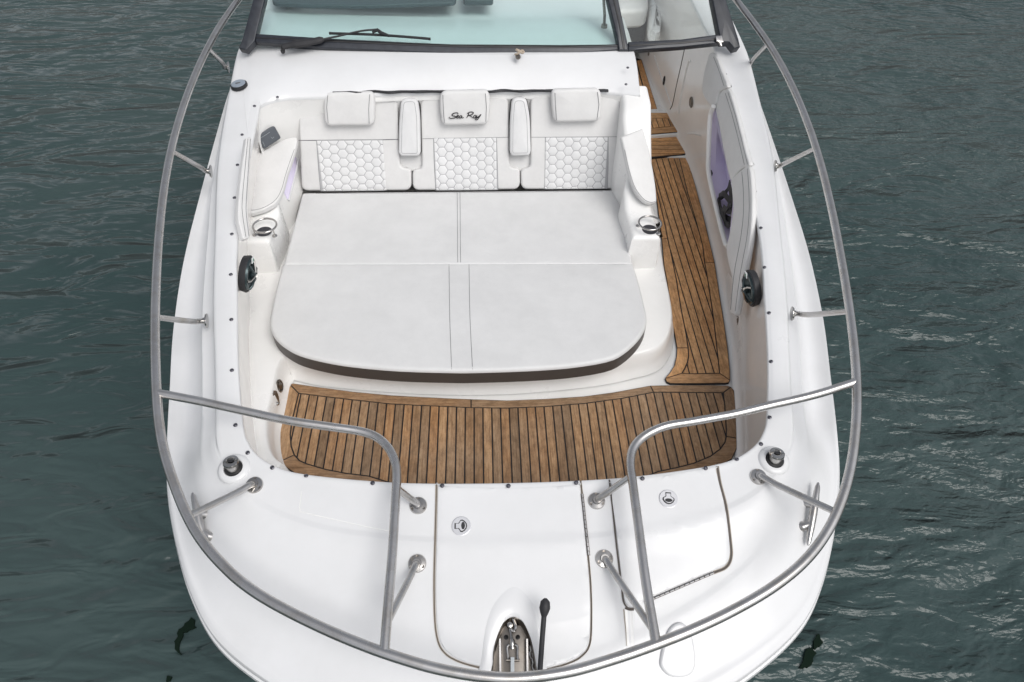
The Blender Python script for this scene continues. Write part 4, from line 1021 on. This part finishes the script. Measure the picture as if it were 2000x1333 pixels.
# faint non-skid panels
def nonskid(px, name='nonskid_panel', h=.0016, base=0, parent=boat):
    o, _ = decked(px, 0.0+base, h+base, name, parent, 'gelcoat_liner', 5, 1.0); return o
deckband([(589, 960), (588, 975), (586, 996), (600, 1003), (720, 1030), (770, 1040)], 2, 'panel_edge', 'gelcoat_liner', boat, .001)
# flush ring latches on the lids
def ringlatch(x, y, ang, parent):
    c, n = HIT(x, y); c = c+n*(HR+.0005); e = empty('lid_latch', parent=parent)
    # third level is reached: latch built as one object of several materials
    a = math.radians(ang); X = V((1, 0, 0)); X = (X-n*X.dot(n)).normalized(); Y = n.cross(X)
    u = X*math.cos(a)+Y*math.sin(a); w = n.cross(u)
    bpy.data.objects.remove(e)
    R = .0385; g = MB(); N = 32
    def D(r, h, k, m=N): t = 2*math.pi*k/m; return c+(u*math.cos(t)+w*math.sin(t))*r+n*h
    g.loft([[D(r, h, k) for k in range(N)] for r, h in ((R, 0), (R, .002), (R*.93, .0035), (R*.3, .0032), (0, .003))], True)
    nb = len(g.f)
    # dark keyhole outline
    key = [(-.30, .0), (-.30, .13), (-.20, .17), (-.02, .17), (.05, .22), (.10, .38), (.22, .50), (.36, .50), (.52, .40), (.62, .22), (.66, 0)]
    key = [(a_-.22, b_) for a_, b_ in [(-.48, 0), (-.48, .30), (-.30, .30), (-.10, .28), (.0, .38), (.14, .62), (.34, .66), (.60, .50), (.78, .26), (.84, 0)]]
    kk = key+[(a_, -b_) for a_, b_ in reversed(key[1:-1])]
    def K(s, h, dx=0): return [c+u*((a_-.0)*s+dx)*R+w*b_*s*R+n*h for a_, b_ in kk]
    g.loft([K(1, .0034), K(1, .0042), K(.02, .0042)], True); n1 = len(g.f)
    g.loft([K(.80, .0044), K(.80, .0062), K(.76, .0068), K(.02, .0068)], True); n2 = len(g.f)
    el = [c+u*(.20+.20*math.cos(t))*R+w*.40*math.sin(t)*R for t in [2*math.pi*k/20 for k in range(20)]]
    g.loft([[p+n*.0066 for p in el], [p+n*.0074 for p in el], [el[0].lerp(el[10], .5)+n*.0072+(p-p) for p in el]], True)
    o = g.build('lid_latch', 'latch_silver', parent, False)
    for nm in ('black', 'rubber'): o.data.materials.append(MT[nm])
    return o, nb, n1, n2
def setm(o, nb, n1, n2):
    for i, p in enumerate(o.data.polygons): p.material_index = 0 if i < nb else (1 if i < n1 else (0 if i < n2 else 2))
for a in ((901, 1029, 0, lidE), (1304.5, 976, -95, hE)):
    r = ringlatch(*a); setm(*r)
# snap studs round the coaming
SN = [(1417, 146), (1432, 195), (1447, 249), (1462, 309), (1475, 375), (1486, 446), (1493, 523), (1502, 612), (1506, 707), (1503, 816), (1486, 868), (1439, 898), (1377, 916), (1254, 936), (1125, 944), (993, 950.5), (864, 950), (728, 944), (598, 930), (532, 914), (484, 885), (460, 831), (453, 724), (452, 625), (451, 537), (453, 458), (458, 387), (464, 323), (473, 264), (497, 208)]
first = None
for x, y in SN:
    c, n = HIT(x, y); hh = HR if (860 < x < 1130 or 1200 < x < 1390) else 0
    if x > 1100 and y < 400: pass
    if first is None:
        g = MB(); g.rev((0, 0, 0), (0, 0, 1), [(.0092, 0), (.0092, .003), (.007, .005), (.0055, .0055), (.004, .0035), (0, .0035)], 14); first = g.build('snap_stud', 'stud', boat); o = first
    else: o = first.copy(); COL.objects.link(o)
    o.location = c+n*(hh+.0005); o.rotation_euler = n.to_track_quat('Z', 'Y').to_euler()
for x, y, z in ((542, 190.5, 1.59), (1226, 133, 1.69), (1222.5, 165.5, 1.635)):
    o = first.copy(); COL.objects.link(o); o.location = W_(x, y, z); o.rotation_euler = (math.radians(8), 0, 0)
# round courtesy plate on the left of the console
c = HIT(468, 170)[0]+V((0, 0, .012))
g = MB(); g.rev(c-V((0, 0, .01)), V((-.12, -.05, 1)), [(.052, 0), (.052, .016), (.046, .020), (0.001, .021)], 28); pp_ = g.build('deck_filler_rim', 'black', boat)
g = MB(); g.rev(c-V((0, 0, .01)), V((-.12, -.05, 1)), [(.045, .018), (.044, .023), (.030, .024), (0.001, .0235)], 28); g.build('deck_filler_cap', 'cap_grey', pp_)
g = MB(); g.box(c+V((0, 0, .0145)), (.018, .006, 0), (-.0015, .004, 0), (0, 0, .001)); g.build('cap_slot', 'steel_old', pp_)

# pop-up cleats
def popcleat(x, y):
    c, n = HIT(x, y); e = empty('popup_cleat', parent=boat)
    g = MB(); g.rev(c, n, [(.068, -.004), (.066, .003), (.056, .010), (.045, .012), (.040, .012), (.036, .002)], 32); g.build('cleat_pad', 'gelcoat', e)
    g = MB(); g.rev(c+n*.004, n, [(.0365, 0), (.0365, .0095), (.030, .010)], 28); g.build('cleat_socket', 'black', e)
    top = c+V((0, 0, .03))+V((-.002 if x < 1000 else .0, .0, 0))
    g = MB(); g.rev(c+n*.006, (n+V((0, .25, .0))).normalized(), [(.030, 0), (.030, .034), (.033, .040), (.031, .046), (.018, .048), (.0165, .044)], 28); g.build('cleat_post', 'chrome', e)
    t = c+(n+V((0, .25, 0))).normalized()*.053
    g = MB(); ax = (n+V((0, .25, 0))).normalized(); u = V((1, 0, 0)); u = (u-ax*u.dot(ax)).normalized(); w = ax.cross(u)
    dd = [t+u*.014*math.cos(a)+w*(.009*math.sin(a) if math.sin(a) < 0 else .006*math.sin(a)) for a in [2*math.pi*k/20 for k in range(20)]]
    g.loft([dd, [p+ax*.0008 for p in dd], [t+ax*.0006+(p-p) for p in dd]], True); g.build('cleat_recess', 'black', e)
popcleat(457, 916); popcleat(1511.5, 900)
# horn cleats near the rub rail
def horn(a, b, f1, f2):
    e = empty('horn_cleat', parent=boat)
    pa = W_(a[0], a[1], 1.20); pb = W_(b[0], b[1], 1.11)
    m_ = pa.lerp(pb, .5)
    g = MB(); g.tube([pa, pa.lerp(pb, .06), pa.lerp(pb, .3), m_, pa.lerp(pb, .7), pa.lerp(pb, .94), pb], [.004, .010, .015, .0165, .015, .010, .004], 12); g.build('cleat_horn', 'steel', e)
    for (fx_, fy_), t in ((f1, .38), (f2, .66)):
        q, n = HIT(fx_, fy_); g = MB(); g.tube([q-n*.005, q+n*.004, q.lerp(pa.lerp(pb, t), .5), pa.lerp(pb, t)], [.024, .020, .015, .014], 14); g.build('cleat_foot', 'steel', e)
horn((376, 963), (403, 1075), (398, 1004), (408, 1048)); horn((1598, 943), (1578, 1066), (1576, 983), (1568, 1028))
# oval fender bump and drain slot near the bow on the right
o, _ = decked([(1326, 1216), (1342, 1226), (1352, 1250), (1357, 1285), (1352, 1312), (1332, 1323), (1306, 1320), (1290, 1303), (1289, 1285), (1297, 1250), (1308, 1226)], -.002, .014, 'deck_boss', boat, 'gelcoat', 8, 5)
g = deckband([(1228, 1190), (1229, 1215), (1231, 1262)], 15, 'drain_channel', 'gelcoat_liner', boat, .001)
deckband([(1218, 1190), (1222, 1230), (1224, 1262)], 2, 'drain_edge', 'gasket', boat, .002)
deckband([(1221, 1187), (1229, 1190), (1238, 1190)], 6, 'drain_stain', 'seam', boat, .003)

# ================================================================== STAINLESS BOW RAIL
rail = empty('bow_rail', parent=boat)
rzf = lambda Y: tab(Y, [.5, 1.3, 1.9, 2.6, 3.6, 4.6, 5.6], [1.22, 1.36, 1.49, 1.6, 1.76, 1.9, 2.0])
def onrail(x, y):
    z = 1.2
    for i in range(40): q = W_(x, y, z); z = .5*z+.5*rzf(q.y)
    return W_(x, y, z)
rl = [(463, 3), (429, 45), (405, 93), (378, 150), (357, 204), (333, 285), (318, 360), (309, 460), (303.5, 550), (302, 620), (302, 700), (305, 772), (309.5, 840), (319, 885), (334, 930), (355, 990), (377, 1035), (404, 1074), (437, 1107), (472, 1141), (501, 1163), (587, 1209), (673, 1249), (760, 1282), (870, 1316), (990, 1340)]
rr_ = [(1110, 1320), (1200, 1287), (1290, 1257), (1350, 1234), (1430, 1196), (1510, 1153), (1570, 1107), (1610, 1056), (1642, 1000), (1666, 920), (1674, 840), (1677, 760), (1671, 685), (1659, 595), (1647, 520), (1625, 400), (1604, 315), (1580, 240), (1550, 168), (1514, 99), (1478, 51), (1445, 9)]
P3 = [onrail(*p) for p in rl]+[onrail(*p) for p in rr_]
P3 = [V((-1.50, 5.6, 2.0))]+P3+[V((1.45, 5.6, 2.0))]
for it_ in range(2): P3 = [P3[0]]+[P3[i]*.6+(P3[i-1]+P3[i+1])*.2 for i in range(1, len(P3)-1)]+[P3[-1]]
path = cr(P3, 6); MB().tube(path, .0195, 16).build('top_rail', 'steel', rail)
def nearest(p):
    return min(path, key=lambda q: (PXL(q)[0]-p[0])**2+(PXL(q)[1]-p[1])**2)
def inner_loop(px):
    a, b = nearest(px[0]), nearest(px[-1]); n = len(px); L = [0]
    for i in range(1, n): L.append(L[-1]+math.hypot(px[i][0]-px[i-1][0], px[i][1]-px[i-1][1]))
    pts = []
    for i, (x, y) in enumerate(px):
        t = L[i]/L[-1]; pts.append(W_(x, y, lerp(a.z, b.z, t)+.0))
    pts[0] = a; pts[-1] = b
    p = cr(pts, 5); MB().tube(p, .0180, 16).build('inner_rail', 'steel', rail); return p
il = inner_loop([(306, 769), (390, 784), (480, 804), (570, 823), (645, 834), (705, 843), (737, 855), (759, 876), (771, 901), (775, 930), (772.5, 975), (767, 1070), (758, 1180), (751, 1272)])
ir = inner_loop([(1673, 752), (1590, 772), (1500, 793), (1438, 808), (1395, 816), (1350, 824), (1305, 831.5), (1275, 842.5), (1251, 858), (1237.5, 875), (1232, 893), (1231.5, 915), (1236, 945), (1246, 1020), (1262, 1140), (1286, 1258)])
def nearon(pth, p): return min(pth, key=lambda q: (PXL(q)[0]-p[0])**2+(PXL(q)[1]-p[1])**2)
def stanchion(base, top3, n=None, mid=None, c=None):
    if c is None: c, nn = HIT(*base); n = n or nn
    e_ = MB(); n = V(n).normalized(); e_.rev(c, n, [(.036, 0), (.036, .003), (.033, .008), (.018, .010), (.016, .02)], 24); fl = e_.build('rail_base', 'chrome', rail)
    start = c+n*.008
    pts = [start, start+n*.02, top3] if mid is None else [start, start+n*.02, mid, top3]
    if mid is None:
        d = (top3-start).normalized(); pts = [start, start+(n*.35+d*.65)*.03, start+d*.09, top3]
    MB().tube(cr(pts, 5), .0135, 12).build('stanchion', 'steel', rail)
    for k in range(3):
        a = math.radians(90+120*k); u = V((1, 0, 0)) if abs(n.x) < .8 else V((0, 1, 0)); u = (u-n*u.dot(n)).normalized(); w = n.cross(u)
        q = c+(u*math.cos(a)+w*math.sin(a))*.026+n*.0075
        MB().rev(q, n, [(.0065, 0), (.006, .002), (.003, .0015)], 10).build('base_screw', 'steel_old', rail)
def top_of(pth, p): return nearon(pth, p)
stanchion((497, 948), nearest((370, 1008))); stanchion((1481, 932), nearest((1632, 997)))
stanchion((817, 988), top_of(il, (774, 952))); stanchion((1165, 979), top_of(ir, (1233, 930)))
stanchion((815, 1101), top_of(il, (757, 1215))); stanchion((1180, 1092), top_of(ir, (1278, 1222)))
# side stanchions stand on the outer face of the raised coaming
for (bx, by), tp, sg in (((405, 627), (303, 620), -1), ((1546, 613), (1661, 603), 1), ((413, 335), (337, 297), -1), ((1513, 325), (1594, 290), 1), ((447, 132), (408, 93), -1), ((1460, 124), (1507, 87), 1)):
    z = 1.3
    for i in range(40): q = W_(bx, by, z); z = .5*z+.5*(zI(q.y)-.045)
    c = q; n = V((sg, -.15, .12)); t = nearest(tp)
    stanchion(None, t, n, c+(t-c)*.35+V((0, 0, -.012)), c)

# ================================================================== WINDSCREEN
ws = empty('windscreen', parent=boat)
wa, wb = W_(478, 92, 1.73), W_(1440, 88, 1.73); wu = (wb-wa).normalized()
tilt = V((0, math.cos(math.radians(38)), math.sin(math.radians(38)))); WN = wu.cross(tilt).normalized(); WN = WN if WN.dot(CAM-wa) > 0 else -WN
def WS(x, y, h=0): return WPL(x, y, wa+WN*h, WN)
def bar(px, h, th, name, m_='frame', parent=ws, r=.006):
    a = [WS(x, y, h) for x, y in px]; g = MB(); slab(g, fillet(a, .004, 2), WN, th, r, 0, 3, 1); return g.build(name, m_, parent)
bar([(481, 98), (497, 80), (516, 0), (528, -60), (505, -60), (494, 0), (474, 74), (466, 94)], .03, .06, 'left_pillar')
bar([(499, 82), (500, 66), (640, 75), (800, 83), (900, 87), (1000, 89), (1100, 89), (1212, 86), (1212, 97), (1100, 106), (1000, 108), (900, 105), (800, 101), (640, 94)], .02, .05, 'lower_frame')
bar([(500, 72.5), (640, 79.5), (800, 87), (900, 90), (1000, 92), (1100, 92), (1212, 89), (1212, 90.5), (1100, 94), (1000, 94), (900, 92), (800, 89), (640, 81.5), (500, 74.5)], .0235, .004, 'frame_groove', 'black', ws, .001)
bar([(1209, 98), (1205, 70), (1188, 0), (1176, -60), (1196, -60), (1208, 0), (1227, 90), (1227, 98)], .035, .07, 'centre_post')
bar([(1217, 96), (1214, 70), (1198, 0), (1186, -60), (1189, -60), (1201, 0), (1218, 70), (1221, 96)], .0385, .004, 'post_groove', 'black', ws, .001)
bar([(1227, 82), (1330, 77), (1405, 67), (1405, 84), (1330, 92), (1227, 99)], .03, .05, 'door_lower_frame')
bar([(1229, 88), (1330, 83), (1405, 74.5), (1405, 77), (1330, 85.5), (1229, 90.5)], .0335, .004, 'door_groove', 'black', ws, .001)
bar([(1408, 82), (1404, 60), (1392, 0), (1382, -60), (1410, -60), (1418, 0), (1443, 78), (1446, 92), (1434, 95), (1424, 82)], .035, .07, 'right_pillar')
bar([(1398, 71), (1410, 69), (1414, 82), (1409, 83), (1411, 90), (1408, 90), (1404, 82), (1399, 80)], .05, .012, 'door_catch', 'chrome', ws, .003)
def pane(px, m_, name):
    a = [WS(x, y, -.005) for x, y in px]; g = MB(); n = len(a); g.add(a+[p-WN*.006 for p in a], [tuple(range(n)), tuple(range(n, 2*n))]+[(i, (i+1) % n, n+(i+1) % n, n+i) for i in range(n)]); return g.build(name, m_, ws, False)
pane([(498, 80), (510, -60), (1192, -60), (1212, 92), (1000, 97), (800, 93), (640, 85)], 'glass_tint', 'glass_pane')
pane([(1215, 94), (1195, -60), (1395, -60), (1410, 75), (1330, 86)], 'glass_clear', 'glass_pane')
# wiper
wp = MB(); wp.tube([WS(553, 101, .02), WS(552, 96, .035), WS(552, 91, .055)], [.013, .012, .012], 10); wp.rev(WS(553, 102.5, .01), WN, [(.012, 0), (.012, .02), (.006, .024)], 14)
wp.tube(cr([WS(552, 92, .055), WS(575, 87, .055), WS(605, 83, .052), WS(632, 77, .05)], 4), [.019]*4+[.026]*4+[.022]*4+[.012], 8)
wp.tube(cr([WS(632, 77, .05), WS(665, 70, .045), WS(705, 61, .04), WS(735, 58, .035)], 4), .0065, 6)
wp.build('wiper_arm', 'rubber', ws)
wp = MB(); wp.tube(cr([WS(643, 65.5, .012), WS(700, 67, .018), WS(745, 69, .020), WS(800, 73, .018), WS(841, 76.5, .012)], 5), .0085, 8); wp.tube([WS(727, 64, .03), WS(737, 59, .034), WS(745, 65, .034), WS(761, 71, .03)], [.008, .012, .012, .008], 8)
for x, y in ((645, 65.5), (839, 76.5)): wp.tube([WS(x-2, y, .014), WS(x+2, y, .014)], .009, 8)
wp.build('wiper_blade', 'black', ws)
# rope knot on a fitting at the screen foot
c = W_(1014, 107, 1.735)
rk = empty('rope_knot', c); tag(rk, 'small frayed tan rope knot tied at the foot of the windscreen', 'rope')
g = MB(); g.tube(cr([c+V(p)*.01 for p in ((-2.6, -1, .5), (-1, -2, 1.5), (1, -.5, 2.5), (2.4, 1, 2), (1.2, 2.2, 1), (-1, 1.8, 2.2), (-1.8, 0, 3), (0, -1.4, 2.5), (2, -.2, 1.2), (3, 1.6, 1))], 5), .0075, 7); g.build('rope_loop', 'rope', rk)
g = MB(); g.rev(c+V((-.008, -.02, -.012)), (0, -.3, 1), [(.016, 0), (.017, .01), (.012, .02), (.003, .022)], 12); g.build('rope_eye', 'steel_old', rk)
# things beyond the glass: dash top, instrument hood, helm area
g = MB(); dp = fillet([W_(x, y, 1.80) for x, y in ((532, 5), (600, 9), (720, 10), (890, 4), (895, -50), (525, -50))], .04, 5); slab(g, dp, (0, 0, 1), .03, .010, 0, 3, 1); g.build('instrument_panel', 'dash_dark', boat)
g = MB(); dp = fillet([W_(x, y, 1.80) for x, y in ((905, 0), (963, 0), (965, -40), (903, -40))], .02, 4); slab(g, dp, (0, 0, 1), .04, .01, 0, 3, 1); g.build('instrument_panel', 'dash_dark', boat)
g = MB(); g.tube([W_(1180, 52, 1.76), W_(1181, 30, 1.80), W_(1179, 0, 1.9), W_(1176, -60, 2.1)], .010, 8); g.rev(W_(1180, 54, 1.745), (0, 0, 1), [(.022, 0), (.02, .02), (.01, .024)], 12); g.build('screen_strut', 'steel_old', boat)
# helm seats seen through the door glass
hsx = empty('helm_seat', V((1.0, 7.6, .8))); tag(hsx, 'white helm seat with grey base seen through the windscreen door', 'seat')
g = MB(); p = fillet([W_(x, y, 1.35) for x, y in ((1206, 22), (1262, 18), (1268, 6), (1262, -60), (1200, -60))], .05, 5); slab(g, p, (0, 0, 1), .16, .04, .01, 4, 3); g.build('seat_cushion', 'vinyl', hsx)
g = MB(); p = fillet([W_(x, y, 1.10) for x, y in ((1208, 42), (1262, 40), (1268, 30), (1265, -40), (1205, -40))], .05, 5); slab(g, p, (0, 0, 1), .30, .03, 0, 4, 1); g.build('seat_base', 'grey_vinyl', hsx)
g = MB(); p = fillet([W_(x, y, 1.30) for x, y in ((1268, 45), (1280, 66), (1290, 60), (1300, 0), (1300, -60), (1268, -60))], .05, 5); slab(g, p, (0, 0, 1), .15, .05, 0, 4, 1); g.build('helm_side_panel', 'gelcoat_liner', boat)
g = MB(); p = fillet([W_(x, y, 1.45) for x, y in ((1338, 25), (1352, 36), (1372, 18), (1368, -60), (1325, -60))], .05, 5); slab(g, p, (0, 0, 1), .25, .05, .01, 4, 3)
s2 = empty('cockpit_cushion', sum(p, V())/len(p)-V((0, 0, .25))); tag(s2, 'white rounded cockpit cushion seen through the windscreen door, against the far side', 'cushion'); g.build('cushion_body', 'vinyl', s2)
# cockpit floor and far end so the passage is closed
g = MB(); g.box((0, 9.0, .9), (1.7, 0, 0), (0, .02, 0), (0, 0, .6)); g.build('aft_bulkhead', 'gelcoat_liner', liner, False)
g = MB(); g.box((0, 7.1, .62), (1.45, 0, 0), (0, 1.9, 0), (0, 0, .02)); g.build('aft_sole', 'gelcoat_liner', liner, False)

# ================================================================== DARK PATCHES PAINTED AS REFLECTIONS ON THE WATER BY THE BOW
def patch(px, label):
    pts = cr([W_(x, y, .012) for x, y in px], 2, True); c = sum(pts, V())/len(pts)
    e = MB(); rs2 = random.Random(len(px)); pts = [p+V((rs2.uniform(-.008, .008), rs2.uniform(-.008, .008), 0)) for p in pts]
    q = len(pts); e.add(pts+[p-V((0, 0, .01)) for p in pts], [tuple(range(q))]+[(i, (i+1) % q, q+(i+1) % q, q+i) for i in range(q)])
    o = e.build('reflection_patch', 'dark_reflection', None, False); tag(o, label, 'dark_reflection'); return o
patch([(375, 1207), (381, 1222), (379, 1229), (368, 1232), (359, 1237), (355, 1247), (352, 1262), (352, 1277), (342, 1273), (341, 1258), (345, 1244), (350, 1231), (358, 1220), (367, 1211)], 'dark hooked patch of painted reflection on the water at the lower left of the hull')
patch([(1583, 1266), (1591, 1269), (1592, 1280), (1587, 1292), (1578, 1302), (1569, 1308), (1564, 1304), (1568, 1291), (1574, 1277)], 'larger dark patch of painted reflection on the water at the lower right of the hull')
patch([(1602, 1240), (1605, 1247), (1604, 1259), (1599, 1266), (1592, 1266), (1590, 1258), (1594, 1249), (1597, 1241)], 'small dark patch of painted reflection on the water just above a larger one, lower right')
patch([(328, 1318), (333, 1320), (331, 1328), (327, 1329)], 'tiny dark speck of painted reflection on the water at the bottom left')
